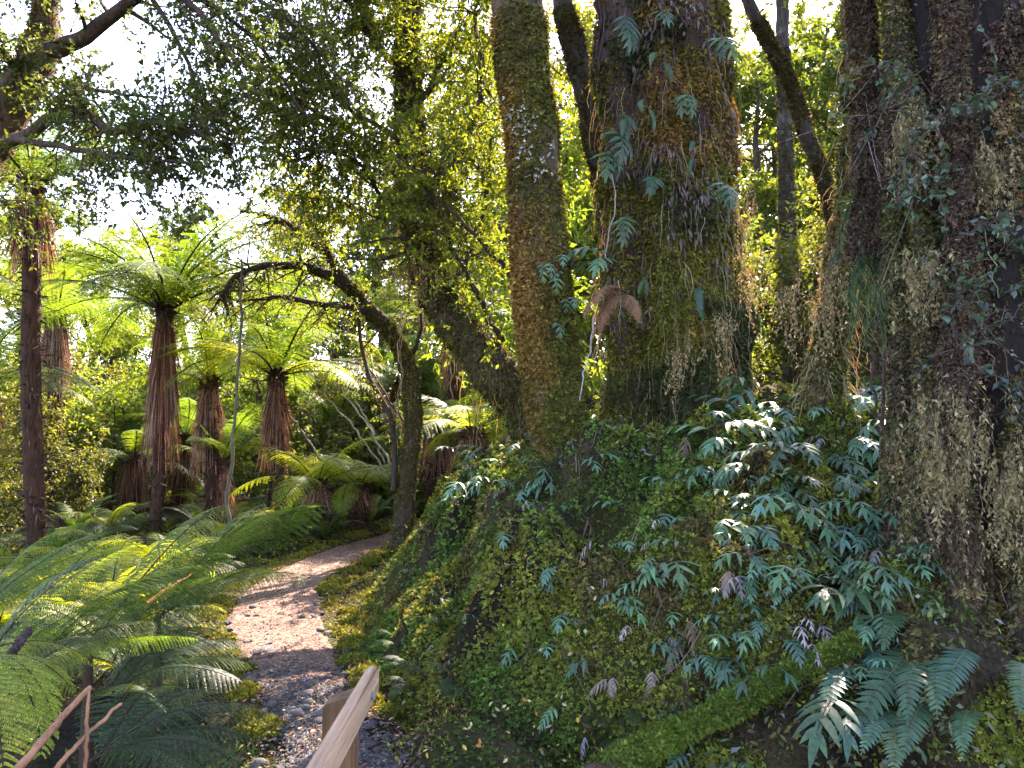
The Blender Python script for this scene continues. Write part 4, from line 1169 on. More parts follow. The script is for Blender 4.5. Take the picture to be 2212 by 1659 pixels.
LIMBS = [  # explicit boughs (picture position, distance), thickness, leafiness
    ([(925, 575, 8.5), (900, 545, 8.2), (905, 500, 8.1)], .11, .05, 3),
    ([(895, 430, 8.8), (850, 370, 8.6), (790, 310, 8.4), (720, 265, 8.2), (640, 215, 8.0), (560, 190, 7.8)], .045, .012, 20),
    ([(890, 330, 8.9), (830, 280, 8.7), (760, 240, 8.4), (690, 150, 8.2), (640, 60, 8.0)], .035, .01, 18),
    ([(885, 470, 8.8), (830, 430, 8.4), (770, 350, 8.1), (700, 330, 7.9), (620, 350, 7.7)], .03, .01, 16),
    ([(900, 450, 8.7), (950, 400, 8.4), (1010, 300, 8.2), (1040, 180, 8.0), (1030, 40, 7.9), (1020, -80, 7.9)], .05, .015, 18),
    ([(882, 20, 9.2), (780, 60, 8.9), (660, 130, 8.6), (560, 240, 8.4), (480, 340, 8.3)], .03, .008, 16),
    ([(900, 480, 8.7), (820, 470, 8.5), (740, 440, 8.3), (640, 420, 8.2)], .022, .006, 12),
    ([(885, 250, 9.0), (940, 170, 9.0), (990, 60, 9.0), (1010, -60, 9.0)], .045, .012, 18),
    ([(882, 180, 9.1), (820, 100, 8.8), (760, 20, 8.5), (700, -60, 8.3)], .05, .012, 20),
    ([(882, 60, 9.2), (830, -40, 8.8), (740, -120, 8.2), (600, -150, 7.8)], .05, .015, 20),
    ([(880, 120, 9.2), (860, 40, 9.5), (840, -60, 10)], .04, .012, 18),
    ([(1085, 735, 7.9), (1050, 680, 7.7), (1010, 600, 7.6), (960, 500, 7.5), (920, 410, 7.4), (880, 330, 7.4)], .035, .010, 10),
    ([(1105, 600, 7.6), (1060, 545, 7.5), (1000, 480, 7.4), (950, 430, 7.4), (930, 350, 7.4)], .028, .008, 10),
    ([(960, 640, 8.2), (1010, 560, 8.3), (1050, 430, 8.6), (1060, 300, 8.8)], .04, .012, 12),
    ([(890, 350, 8.9), (960, 300, 9.2), (1010, 250, 9.5), (1070, 230, 9.8)], .03, .01, 14),
]
for pl, r0, r1, ns in LIMBS:
    t = add_limb(mt, ml, rng, PP(*pl), r0, r1, int(ns * 2.6), .9, 9, .32, 13, .052, GL, .5, barkcol=np.array([.045, .032, .024]))
    p, nn = t.sample(60, rng); strands(st, p, rng.uniform(.05, .3, len(p)), .006, vary(np.array([.16, .13, .05]), len(p)), 6, .012, None, rng)
p, nn = T4.sample(420, rng, .1, .7); strands(st, p, rng.uniform(.08, .55, len(p)), .006, vary(np.array([.22, .16, .06]), len(p)), 7, .014, nn * .08, rng)
b = P(900, 575, 8.1); c = b + rng.normal(0, 1, (50, 3)) * np.array([.16, .1, .06]); garlands(st, c, rng.uniform(.1, .5, 50), (.28, .20, .10), rng, 8, .03)
finish(root, o0, [(mt, "trunk", M_BARK, None), (ml, "crown", M_LEAF, None), (mm, "moss", M_MOSS, "stuff"), (st, "hanging_moss", M_DRY, "stuff")])
tag(root, "mossy tree leaning away from the first trunk then rising, with many thin boughs", "tree")

# --- curved tree arching over the ferns
rng = np.random.default_rng(105)
pts = PP((868, 1110, 10.2), (880, 1040, 10.2), (893, 900, 10.2), (880, 790, 10.2), (845, 720, 10.1), (785, 655, 10.0), (740, 600, 9.9), (705, 545, 9.8), (640, 495, 9.7), (590, 470, 9.6), (520, 455, 9.5))
pts[0][2] -= .5
rad = [.14, .125, .115, .108, .10, .088, .07, .052, .036, .024, .008]
root = empty("curved_tree", pts[0]); o0 = pts[0]; mt, ml, mm, st = MB(), MB(), MB(), MB()
T5 = Tube(pts, rad, 16, 110, .22, 5., 39); T5.add(mt, T5.facecol(lambda p: softv(np.array([.050, .036, .026]), len(p))))
bark_strips(mt, T5, 500, .06, .25, .01, .025, (.07, .05, .035), rng, 0, 1, .012)
mossy(mm, T5, 14000, .03, lambda p: vary(np.array([.085, .080, .018]), len(p), val=.35), rng=rng, t1=.72, bare=lambda p: np.clip((fbm(p, 2.5, 2, 87) - .50) * 7, 0, .95))
for pl, r0, r1, ns in [([(765, 630, 9.95), (700, 590, 9.8), (640, 574, 9.7), (570, 575, 9.6), (505, 600, 9.5), (480, 650, 9.4)], .075, .025, 20),
                       ([(800, 675, 10.), (740, 662, 9.8), (680, 655, 9.7), (610, 640, 9.6), (550, 650, 9.5)], .06, .02, 14),
                       ([(705, 545, 9.8), (650, 510, 9.9), (600, 480, 10), (540, 490, 10.1)], .04, .012, 16),
                       ([(720, 570, 9.8), (690, 500, 9.6), (640, 440, 9.5), (590, 400, 9.4)], .03, .01, 14),
                       ([(850, 1060, 10.1), (852, 960, 10.1), (840, 890, 10.0), (800, 820, 10.0), (785, 760, 10.0), (775, 690, 9.9)], .045, .02, 4),
                       ([(895, 930, 10.2), (850, 880, 10.4), (800, 800, 10.6), (750, 780, 10.8)], .02, .008, 4),
                       ([(880, 800, 10.2), (910, 700, 10.4), (900, 620, 10.6), (870, 560, 10.8)], .03, .008, 8)]:
    t = add_limb(mt, ml, rng, PP(*pl), r0, r1, int(ns * 1.8), .6, 7, .28, 11, .040, (.075, .085, .020), .45, barkcol=np.array([.040, .028, .020]))
    p, nn = t.sample(140, rng); strands(st, p, rng.uniform(.04, .22, len(p)), .007, vary(np.array([.085, .06, .03]), len(p)), 5, .012, None, rng)
finish(root, o0, [(mt, "trunk", M_BARK, None), (ml, "crown", M_LEAF, None), (mm, "moss", M_MOSS, "stuff"), (st, "hanging_moss", M_DRY, "stuff")])
tag(root, "dark curved tree beside the path, arching its boughs over the tree ferns", "tree")

# --- slender leaning trunks behind the great ones
def slim(pl, r0, r1, label, seed, leafy=10, col=(.10, .12, .016), bark=np.array([.040, .032, .028]), root_u=None):
    rng = np.random.default_rng(seed); pts = PP(*pl); b = pts[0].copy(); b[2] = min(float(H(b[0], b[1])) - .2, b[2] - .1)
    pts = np.vstack([b, pts]) if np.linalg.norm(b - pts[0]) > .15 else pts
    root = empty("slender_tree", pts[0]); o0 = pts[0]; mt, ml, mm = MB(), MB(), MB()
    T = Tube(pts, np.linspace(r0, r1, len(pts)), 16, 150, .2, 6., seed); T.add(mt, T.facecol(lambda p: softv(mixcol(bark, np.array([.09, .08, .06]), np.clip((fbm(p, 9, 2, 3) - .5) * 3, 0, 1)), len(p))))
    mossy(mm, T, 9000, .035, lambda p: vary(mixcol(np.array([.075, .070, .018]), np.array([.045, .035, .018]), fbm(p, 4, 2, 8)), len(p), val=.35), rng=rng, t1=.7, bare=lambda p: np.clip((fbm(p, 3, 2, 87) - .55) * 7, 0, .9))
    top = pts[-1]
    for k in range(leafy):
        q = pts[-1] + (pts[-2] - pts[-1]) * k / leafy * .8; a = k * 2.4
        add_limb(mt, ml, rng, [q, q + np.array([math.cos(a), math.sin(a), .4]) * .9, q + np.array([math.cos(a), math.sin(a), .6]) * 1.8], r1 * .5, .008, 7, .7, 6, .3, 9, .06, col)
    finish(root, o0, [(mt, "trunk", M_BARK, None), (ml, "crown", M_LEAF, None), (mm, "moss", M_MOSS, "stuff")])
    return tag(root, label, "tree")
slim([(1350, 700, 9.2), (1320, 480, 9.2), (1283, 280, 9.2), (1240, 100, 9.2), (1215, 0, 9.2), (1180, -250, 9.3), (1150, -600, 9.5)], .17, .10, "dark slender trunk leaning between the first mossy trunk and the great trunk", 201)
slim([(1810, 560, 9.6), (1788, 415, 9.6), (1745, 300, 9.6), (1712, 190, 9.6), (1660, 90, 9.6), (1615, 0, 9.6), (1540, -200, 9.7), (1450, -500, 9.9)], .095, .07, "dark slender trunk leaning across the bright gap right of the great trunk", 202)
slim([(1705, 660, 13.5), (1700, 450, 13.5), (1694, 200, 13.5), (1690, 0, 13.5), (1695, -330, 13.7)], .15, .10, "tall straight trunk in the bright gap behind the bank, unseen crown added for shade", 203, leafy=20)  # crown above the frame is added to shade the bank ferns
slim([(1880, 620, 7.5), (1890, 300, 7.5), (1860, 60, 7.5), (1840, -200, 7.6)], .10, .06, "mossy pole of a young tree beside the shaggy tree", 204, leafy=9)
slim([(1960, 640, 8.5), (1935, 300, 8.5), (1950, 0, 8.5), (1940, -300, 8.6)], .12, .07, "thin upright trunk glimpsed between the young pole and the shaggy tree", 205, leafy=9)

# --- moss-draped stem between the great trunk and the shaggy tree
rng = np.random.default_rng(108)
pts = PP((1770, 900, 5.4), (1785, 780, 5.4), (1800, 650, 5.4), (1830, 480, 5.45), (1850, 300, 5.5), (1850, 50, 5.5), (1840, -250, 5.6))
root = empty("draped_tree", pts[0]); o0 = pts[0]; mt, ml, mm, st = MB(), MB(), MB(), MB()
T7 = Tube(pts, [.12, .10, .09, .085, .08, .07, .04], 16, 100, .45, 5., 61); T7.add(mt, np.array([.03, .022, .016]))
mossy(mm, T7, 22000, .04, lambda p: vary(mixcol(np.array([.16, .12, .055]), np.array([.085, .09, .025]), np.clip((fbm(p, 3, 2, 5) - .4) * 4, 0, 1)), len(p), val=.35), down=1.0, rng=rng, view=VIEW)
p, nn = T7.sample(700, rng, 0, .8, VIEW); strands(st, p + nn * .02, rng.uniform(.06, .35, len(p)), .005, vary(np.array([.24, .19, .10]), len(p), val=.35), 7, .018, nn * .07, rng)
for (u, v, d, L) in [(1612, 420, 6.6, .9), (1605, 560, 6.5, .6), (1760, 640, 5.2, .5), (1700, 620, 5.8, .5), (1800, 560, 5.2, .5), (1560, 680, 6.4, .5), (1470, 760, 6.3, .4)]:
    n = 14; c = P(u, v, d) + rng.normal(0, 1, (n, 3)) * np.array([.06, .05, .08]); garlands(st, c, L * rng.uniform(.25, 1.0, n), (.26, .20, .10), rng, 11, .026)
for k in range(6):
    a = k * 2.4; b = pts[-1] + (pts[-2] - pts[-1]) * k / 6
    add_limb(mt, ml, rng, [b, b + np.array([math.cos(a), math.sin(a), .4]) * .6, b + np.array([math.cos(a), math.sin(a), .5]) * 1.2], .03, .01, 7, .6, 6, .3, 9, .05, (.09, .11, .018))
finish(root, o0, [(mt, "trunk", M_BARK, None), (ml, "crown", M_LEAF, None), (mm, "moss", M_MOSS, "stuff"), (st, "hanging_moss", M_DRY, "stuff")])
tag(root, "thin crooked stem draped in golden moss between the great trunk and the shaggy tree", "tree", "mossy trees on the bank")

# --- old tree whose boughs hang in from outside the picture
rng = np.random.default_rng(106)
pts = PP((-260, 1180, 7.0), (-210, 900, 7.0), (-140, 600, 7.0), (-40, 340, 7.0), (40, 200, 7.0), (88, 110, 7.0), (98, 0, 7.0), (100, -160, 7.1), (80, -500, 7.3))
pts[0][2] -= .6
root = empty("old_tree", pts[0]); o0 = pts[0]; mt, ml, mm = MB(), MB(), MB()
T6 = Tube(pts, [.27, .24, .22, .20, .17, .14, .105, .09, .03], 18, 110, .18, 4., 49); T6.add(mt, T6.facecol(lambda p: softv(np.array([.095, .060, .042]), len(p))))
mossy(mm, T6, 8000, .035, lambda p: vary(np.array([.12, .085, .03]), len(p), val=.35), rng=rng, bare=lambda p: np.clip((fbm(p, 2.5, 2, 87) - .45) * 7, 0, .95))
DL = (.062, .078, .020)
for pl, r0, r1, ns in [([(90, 115, 7.), (150, 95, 6.9), (215, 55, 6.8), (290, -5, 6.7), (380, -80, 6.6)], .085, .04, 8),
                       ([(-20, 320, 7.), (60, 290, 6.7), (130, 240, 6.5), (200, 255, 6.3), (240, 285, 6.2), (310, 265, 6.1), (380, 270, 6.0), (450, 300, 5.9)], .06, .018, 34),
                       ([(0, 300, 7.), (100, 310, 6.4), (200, 330, 6.1), (300, 345, 5.9), (400, 350, 5.8)], .035, .010, 26),
                       ([(60, 170, 7.), (140, 180, 6.6), (240, 200, 6.3), (330, 210, 6.1)], .03, .008, 14),
                       ([(98, 0, 7.), (180, -60, 6.6), (320, -60, 6.4), (420, 20, 6.2), (480, 90, 6.1), (520, 150, 6.0)], .05, .010, 26),
                       ([(250, -30, 6.9), (380, -60, 6.9), (520, -20, 7.0), (640, 60, 7.1), (720, 150, 7.2)], .035, .008, 24),
                       ([(300, -60, 6.9), (440, 0, 7.2), (560, 100, 7.5), (640, 220, 7.6), (690, 330, 7.7)], .03, .007, 22),
                       ([(330, 0, 6.6), (400, 120, 6.5), (440, 230, 6.5), (500, 330, 6.5)], .025, .006, 18),
                       ([(98, -40, 7.), (40, -90, 6.6), (-60, -60, 6.4), (-100, 60, 6.2)], .05, .010, 20),
                       ([(60, 180, 7.), (10, 120, 6.6), (-60, 60, 6.3)], .04, .010, 18),
                       ([(-60, 400, 7.), (-20, 420, 6.6), (40, 460, 6.3)], .04, .010, 14)]:
    add_limb(mt, ml, rng, PP(*pl), r0, r1, int(ns * 1.5), .55, 8, .26, 12, .040, DL, .62, barkcol=np.array([.06, .038, .028]))
finish(root, o0, [(mt, "trunk", M_BARK, None), (ml, "crown", M_LEAF, None), (mm, "moss", M_MOSS, "stuff")])
tag(root, "old forked tree whose dark leafy boughs hang over the tall tree fern", "tree")
# ---------------------------------------------------------------- ferns on the bank
def bank_fern(u, v, size, n=1, label=None, group=None, mesh=None, seed=0, face=None, name="fern", lift=.02, stem=True):
    rng = np.random.default_rng(seed + int(u * 3 + v)); p = hit(u, v); d = np.linalg.norm(p - CAMP)
    nn = Hn(np.array([p[0]]), np.array([p[1]]))[0]
    L = size / FPX * d * .78 * rng.uniform(.75, 1.2)
    r = empty(name, p)
    out = math.atan2(nn[1], nn[0])
    st = MB()
    for i in range(n):
        a = (out if face is None else face) + rng.uniform(-1.1, 1.1)
        off = norm(nn + rng.normal(0, .25, 3)) * rng.uniform(.02, .06) + UP * rng.uniform(.0, .04)
        me = mesh if mesh else F_LOBED[rng.integers(0, len(F_LOBED))]
        put(me, r, off, a, rng.uniform(-.25, .35), L * rng.uniform(.85, 1.15), roll=rng.uniform(-.3, .3))
        if stem:
            Tube(np.array([-nn * .05, off * .5 + rng.normal(0, .01, 3), off]), [.004, .0035, .003], 5, 7).add(st, np.array([.04, .03, .02]))
    if stem: st.build("stalk", M_BARK, r)
    if label is None:
        label, group = "small blue-green fern with pointed lobes growing out of the bank moss", "lobed ferns on the bank moss"
    return tag(r, label, "fern", group)

SPEC_F = [(1310, 690, 80, 1, "lone arched fern frond at the foot of the great trunk's dark hollow"), (1590, 915, 140, 3, "large glossy blue-green fern clump, topmost in the cluster right of centre"),
          (1765, 1300, 180, 3, "largest lobed fern on the bank, long drooping pointed lobes"), (1270, 1010, 90, 2, "fern with broad drooping lobes just below the first mossy trunk"),
          (1335, 1325, 110, 1, "single flat fern frond in the middle of the bank face"), (1252, 1352, 55, 1, "tiny bright yellow-green fern frond on the bank face"),
          (1220, 1540, 95, 1, "hanging blue fern frond low on the bank above the mossy mound"), (940, 1022, 80, 2, "fern on the crest at the bank's path end")]
for (u, v, sz, n, lab) in SPEC_F: bank_fern(u, v, sz, n, lab, "named ferns on the bank")
BF = [(1385, 755, 85, 1), (1300, 770, 80, 1), (1405, 695, 60, 1), (1310, 905, 90, 2), (1420, 905, 60, 1), (1140, 1062, 90, 2), (1185, 1050, 80, 2), (1120, 1100, 70, 2), (1000, 990, 70, 2), (1060, 985, 80, 2), (1170, 955, 90, 2), (1090, 1010, 70, 2),
      (1350, 1110, 95, 2), (1450, 1125, 105, 2), (1505, 1040, 85, 1), (1545, 1030, 100, 2), (1560, 960, 120, 2), (1690, 890, 110, 2), (1700, 945, 120, 2), (1650, 1000, 110, 2), (1740, 940, 90, 2), (1640, 850, 110, 3), (1600, 1090, 100, 2),
      (1680, 1100, 110, 3), (1850, 1120, 110, 2), (1830, 1160, 100, 2), (1480, 1200, 80, 1), (1610, 1220, 85, 2), (1700, 1235, 90, 2), (1200, 1240, 80, 2), (1215, 1280, 75, 1), (1095, 1170, 60, 1), (1230, 1335, 60, 1),
      (1410, 1400, 85, 1), (1110, 1400, 60, 1), (1190, 1400, 70, 1), (1235, 1440, 65, 1), (1285, 1445, 60, 1), (1565, 1390, 80, 2), (1535, 1445, 75, 2), (1500, 1400, 60, 1), (1600, 1440, 85, 2), (1640, 1475, 85, 2),
      (1750, 1050, 110, 3), (1780, 1000, 110, 2), (1580, 1140, 90, 2), (1640, 1160, 100, 3), (1730, 1160, 100, 3), (1790, 1210, 90, 2), (1400, 1050, 70, 1), (1520, 1290, 70, 1), (1460, 1330, 60, 1), (1700, 1400, 80, 2), (1620, 1320, 70, 1),
      (1900, 1240, 90, 2), (1880, 1180, 90, 2), (1820, 1060, 110, 3), (1870, 1040, 110, 3), (1150, 1290, 50, 1), (1060, 1240, 50, 1), (990, 1290, 45, 1), (1040, 1340, 50, 1), (900, 1240, 45, 1), (950, 1350, 45, 1), (1380, 1240, 60, 1), (1560, 1180, 80, 2)]
cells = {}
for (u, v, sz, n) in sorted(BF):
    row = "near the crest" if v < 1000 else "high on the face" if v < 1150 else "halfway down" if v < 1320 else "low on the face"
    colm = "at the bank's path end" if u < 1130 else "below the first mossy trunk" if u < 1330 else "below the great trunk" if u < 1600 else "right of the great trunk"
    k = cells.get((row, colm), 0); cells[(row, colm)] = k + 1
    kind = ["single-frond", "two-frond", "three-frond"][n - 1]
    bank_fern(u, v, sz, n, "%s lobed fern %s %s, %s from the path" % (kind, row, colm, ORD[k]), "lobed ferns on the bank moss")
# bright plants where the light comes through beside the shaggy tree
for i, (u, v, sz) in enumerate([(1880, 860, 130), (1930, 880, 140), (1960, 820, 130), (1900, 930, 130), (1950, 960, 140), (1850, 960, 110), (1980, 900, 120), (1900, 790, 120), (1960, 760, 120), (1940, 1020, 120), (1860, 900, 110)]):
    bank_fern(u, v, sz, 3, "pale shining fern clump beside the shaggy tree, %s in the thicket from its top" % ORD[[790, 760, 820, 860, 880, 900, 901, 930, 960, 961, 1020].index(min([790, 760, 820, 860, 880, 900, 901, 930, 960, 961, 1020], key=lambda q: abs(q - v - (1 if (u, v) in ((1860, 900), (1850, 960)) else 0))))], "shining ferns beside the shaggy tree")
rf = random.Random(77); cells = {}
pts_ = []
for i in range(130):
    u = rf.uniform(1330, 1990); v = rf.uniform(860, 1330) if rf.random() < .75 else rf.uniform(1000, 1500)
    if rf.random() > (u - 1150) / 700: continue
    pts_.append((u, v))
for (u, v) in sorted(pts_):
    bank_fern(u, v, rf.uniform(45, 105), rf.choice([1, 2, 2, 3]), "blue-green fern in the dense fern cover between the great trunk and the shaggy tree", "dense fern cover on the bank", seed=3)
for i in range(26):
    u = rf.uniform(1330, 1960); v = rf.uniform(900, 1480)
    bank_fern(u, v, rf.uniform(40, 85), rf.choice([1, 1, 2]), "withered mauve-grey fern frond curled among the bank ferns", "withered mauve fronds among the bank ferns", F_MAUVE[i % 3], seed=9)
for i in range(26):
    u = rf.uniform(930, 1230); v = rf.uniform(945, 1110)
    bank_fern(u, v, rf.uniform(45, 80), rf.choice([1, 2]), "small pale blue-green fern on the bank's crest left of the first trunk", "ferns on the bank crest by the path end", seed=4)
for i, (v, u, sz) in enumerate(sorted((b_, a_, c_) for a_, b_, c_ in [(1540, 930, 130), (1610, 890, 130), (1690, 900, 130), (1580, 980, 120), (1720, 980, 130), (1640, 1030, 130), (1700, 1060, 120)])):
    bank_fern(u, v, sz, 3, "big overlapping blue-green fern in the thick clump, %s from the top" % ORD[i], "big ferns of the thick clump", F_LOBED[3 + i % 2], seed=6)
# withered fronds
for i, (u, v, sz, lab) in enumerate([(1345, 785, 80, "withered grey-mauve frond lying under the great trunk"), (1482, 940, 130, "withered pale mauve frond hanging straight down below the great trunk"), (1415, 970, 90, "withered grey frond curled beside the hanging mauve one"),
        (1250, 1120, 110, "withered brown-grey frond hanging over the bank's middle"), (1312, 1180, 80, "curled pinkish dead frond on the bank's middle"), (1395, 1265, 90, "dead mauve frond drooping near the white twig"),
        (1295, 1250, 70, "dark hanging strap of a dead frond"), (1500, 1330, 90, "brown shrivelled frond above the blue strap leaf"), (1280, 1590, 80, "rusty dead frond at the bank's foot by the log"), (1250, 1430, 70, "reddish dead frond low on the bank face")]):
    bank_fern(u, v, sz, 1, lab, "withered fronds on the bank", F_WITHER[i % 2], seed=i)
# pinnate ferns
for (u, v, sz, lab) in [(990, 1180, 75, "narrow toothed fern frond on the bank's path end"), (1110, 1430, 55, "narrow toothed fern frond low on the bank"), (960, 1300, 50, "small toothed fern in the bank's shadow")]:
    bank_fern(u, v, sz, 1, lab, "toothed ferns on the bank", F_HARD[0])
for (u, v, sz) in [(880, 1440, 70), (930, 1470, 80), (980, 1470, 70), (900, 1500, 70), (860, 1400, 55), (1010, 1500, 60), (1350, 1570, 60), (1400, 1560, 60), (1460, 1540, 60), (1520, 1600, 70), (1340, 1610, 60)]:
    bank_fern(u, v, sz, 4, "dark dense little fern at the shady foot of the bank", "dark ferns at the bank foot", F_SOFT[0])
# filmy ferns and little ferns on the great trunk and on the first trunk
def trunk_fern(u, v, d, sz, me, label, group, n=1, down=-.7, seed=0, spread=.8):
    rng = np.random.default_rng(seed + int(u + v)); p = P(u, v, d); r = empty("fern", p)
    for i in range(n):
        put(me, r, rng.normal(0, .03, 3), math.radians(-90) + rng.uniform(-spread, spread), down + rng.uniform(-.3, .3), sz / FPX * d * 1.2 * rng.uniform(.8, 1.2), roll=rng.uniform(-.4, .4))
    return tag(r, label, "fern", group)
for i, (u, v, sz, n) in enumerate([(1325, 290, 75, 3), (1345, 250, 65, 3), (1305, 330, 65, 2), (1330, 350, 60, 2), (1480, 200, 70, 2), (1395, 230, 60, 2), (1550, 80, 70, 2), (1420, 130, 60, 2), (1440, 20, 70, 2), (1370, 60, 60, 2), (1560, 400, 70, 2), (1520, 620, 60, 2),
                                   (1350, 30, 60, 2), (1385, 600, 50, 2), (1345, 470, 60, 2), (1500, 330, 55, 2), (1410, 380, 50, 2)]):
    trunk_fern(u, v, 6.92, sz, F_HARD[i % 3] if i % 2 else F_LOBED[3], "small grey-green fern drooping from the great trunk's bark", "ferns on the great trunk", n, seed=i)
for i, (u, v, sz) in enumerate([(1195, 560, 30), (1210, 590, 34), (1170, 570, 30), (1200, 700, 28), (1225, 640, 30)]):
    trunk_fern(u, v, 6.2, sz, F_LOBED[2], "tiny fern rooted in the first trunk's moss", "ferns on the first mossy trunk", 2, seed=50 + i)
F_RUST = frond_pinnate(77, 30, -70, col=(.20, .10, .055), pairs=30, lmax=.16, wid=.022, colr=(.14, .08, .05), droop=.6).mesh("frond", M_DRY)
root = empty("fern", P(1345, 640, 6.5))
for a, b in (((1345, 640, 6.5), (1258, 690, 6.2)), ((1350, 638, 6.5), (1275, 665, 6.1)), ((1345, 640, 6.5), (1372, 700, 6.2)), ((1345, 640, 6.5), (1300, 720, 6.2))): frond_to(F_RUST, root, P(*a), P(*b), P(1345, 640, 6.5), roll=random.uniform(-.4, .4))
tag(root, "rusty dead fern frond drooping between the two trunks", "fern")
trunk_fern(1318, 572, 6.5, 100, F_LOBED[4], "pale green fern fronds held level between the two trunks", None, 3, down=.3, spread=1.5)
trunk_fern(1563, 380, 6.7, 50, F_GROUND[0], "small yellow-green fern frond lit on the great trunk's edge", None, 2)

# ---------------------------------------------------------------- hard fern clump under the shaggy tree
cl = [((1985, 1400, 3.45), (1895, 1590, 3.0)), ((2008, 1436, 3.35), (1944, 1546, 2.95)), ((2060, 1425, 3.35), (2002, 1536, 2.95)), ((2092, 1410, 3.35), (2060, 1522, 2.95)), ((1998, 1530, 3.2), (1970, 1634, 2.8)), ((1955, 1550, 3.2), (1884, 1626, 2.9)),
      ((1870, 1460, 3.5), (1775, 1540, 3.1)), ((1922, 1396, 3.6), (1866, 1456, 3.3)), ((1893, 1336, 3.7), (1876, 1412, 3.4)), ((1970, 1330, 3.6), (1921, 1391, 3.3)), ((2108, 1546, 3.1), (2064, 1626, 2.8)), ((1940, 1575, 3.1), (1934, 1670, 2.75)), ((2200, 1432, 3.0), (2216, 1540, 2.7)), ((1830, 1440, 3.5), (1790, 1480, 3.3))]
base = P(1985, 1470, 3.6); root = empty("fern", base)
for i, (a, b) in enumerate(cl): frond_to(F_HARD[i % 3], root, P(*a), P(*b), base, roll=random.uniform(-.3, .3)).scale *= 1.12
tag(root, "clump of large toothed hard-fern fronds hanging under the shaggy tree", "fern")
root = empty("fern", P(1830, 1530, 3.3))
for a, b in (((1830, 1532, 3.25), (1748, 1665, 2.85)), ((1840, 1540, 3.25), (1830, 1650, 2.9))): frond_to(F_LOBED[4], root, P(*a), P(*b), P(1830, 1530, 3.3))
tag(root, "long-lobed green fern hanging beside the hard-fern clump at the bottom edge", "fern")
for (u, v, sz) in [(1490, 1640, 80), (1610, 1650, 60)]:
    bank_fern(u, v, sz, 2, "small bright lobed fern beside the mossy log at the bottom edge", "ferns by the log")

# ---------------------------------------------------------------- mossy log
rng = np.random.default_rng(300)
pa = np.array([hit(u, v) + np.array([0, -.06, .065]) for u, v in ((1230, 1725), (1390, 1632), (1510, 1580), (1610, 1525), (1720, 1465), (1840, 1405))])
pa[1:-1] = (pa[:-2] + 2 * pa[1:-1] + pa[2:]) / 4
root = empty("fallen_log", pa[1]); mt, mm = MB(), MB()
TL = Tube(pa, [.05, .054, .046, .05, .044, .034], 16, 80, .45, 6., 5); TL.add(mt, np.array([.07, .04, .028]))
mossy(mm, TL, 20000, .020, lambda p: vary(mixcol(np.array([.10, .15, .018]), np.array([.07, .10, .02]), fbm(p, 4, 2, 5)), len(p), val=.2), down=0, rng=rng, bare=lambda p: np.clip((fbm(p, 4, 2, 87) - .70) * 8, 0, .9))
finish(root, pa[1], [(mt, "log", M_BARK, None), (mm, "moss", M_MOSS, "stuff")])
tag(root, "fallen log covered in bright green moss at the foot of the bank", "log")

# ---------------------------------------------------------------- twigs and vines
def twig(pl, r0, r1, label, col, cat="twig", name="twig", group=None, n=18, wig=.012):
    pts = smooth(PP(*pl), n); rng = np.random.default_rng(int(pl[0][0] + pl[0][1])); pts[1:-1] += rng.normal(0, wig, pts[1:-1].shape)
    mb = MB(); Tube(pts - pts[0], np.linspace(r0, r1, n), 6, n * 2, .15, 20.).add(mb, np.array(col))
    o = mb.build(name, M_BARK); o.location = pts[0]
    return tag(o, label, cat, group)
PALE = (.34, .30, .30)
twig([(1500, 1246, 4.3), (1560, 1250, 4.25), (1590, 1280, 4.2), (1620, 1300, 4.2), (1655, 1312, 4.2)], .008, .004, "pale curved twig lying across the bank", PALE)
twig([(1322, 375, 6.98), (1330, 450, 6.97), (1316, 500, 6.95), (1308, 560, 6.92)], .006, .004, "white hanging root strand on the great trunk", PALE, "root", wig=.004)
twig([(1282, 680, 6.3), (1275, 760, 6.2), (1262, 800, 6.1), (1252, 865, 6.0)], .006, .004, "white hanging stem above the bank beside the first trunk", PALE, "root", wig=.004)
twig([(1345, 995, 5.6), (1380, 975, 5.5), (1410, 985, 5.5)], .010, .005, "short broken pale twig below the first trunk", PALE)
twig([(1880, 760, 4.6), (1890, 850, 4.6), (1905, 950, 4.6), (1910, 1010, 4.6)], .010, .007, "dark thin stem rising among the shining ferns", (.06, .04, .035), "stem")
twig([(522, 560, 8.5), (520, 700, 8.5), (512, 850, 8.4), (500, 950, 8.3), (495, 1060, 8.2), (488, 1150, 8.1)], .014, .022, "thin bent sapling stem in front of the tree ferns", (.085, .075, .045), "sapling")
for i, (u0, v0, u1, v1, d) in enumerate([(720, 820, 850, 1010, 11.), (700, 850, 840, 1030, 11.5), (600, 860, 700, 1010, 12), (760, 850, 830, 1000, 11.8)]):
    twig([(u0, v0, d), ((u0 + u1) / 2 + 6, (v0 + v1) / 2, d), (u1, v1, d)], .010, .018, "slanting pale pole beside the curved tree's foot", (.22, .19, .14), "sapling", group="slanting poles by the curved tree")
for i in range(14):
    u = random.uniform(560, 1060); d = random.uniform(8, 11); v = random.uniform(350, 650)
    twig([(u, v, d), (u + random.uniform(-12, 12), v + 150, d), (u + random.uniform(-18, 18), v + random.uniform(260, 420), d)], .006, .004, "thin hanging vine in front of the sunlit undergrowth", (.20, .15, .08), "vine", "vine", "hanging vines", wig=.02)
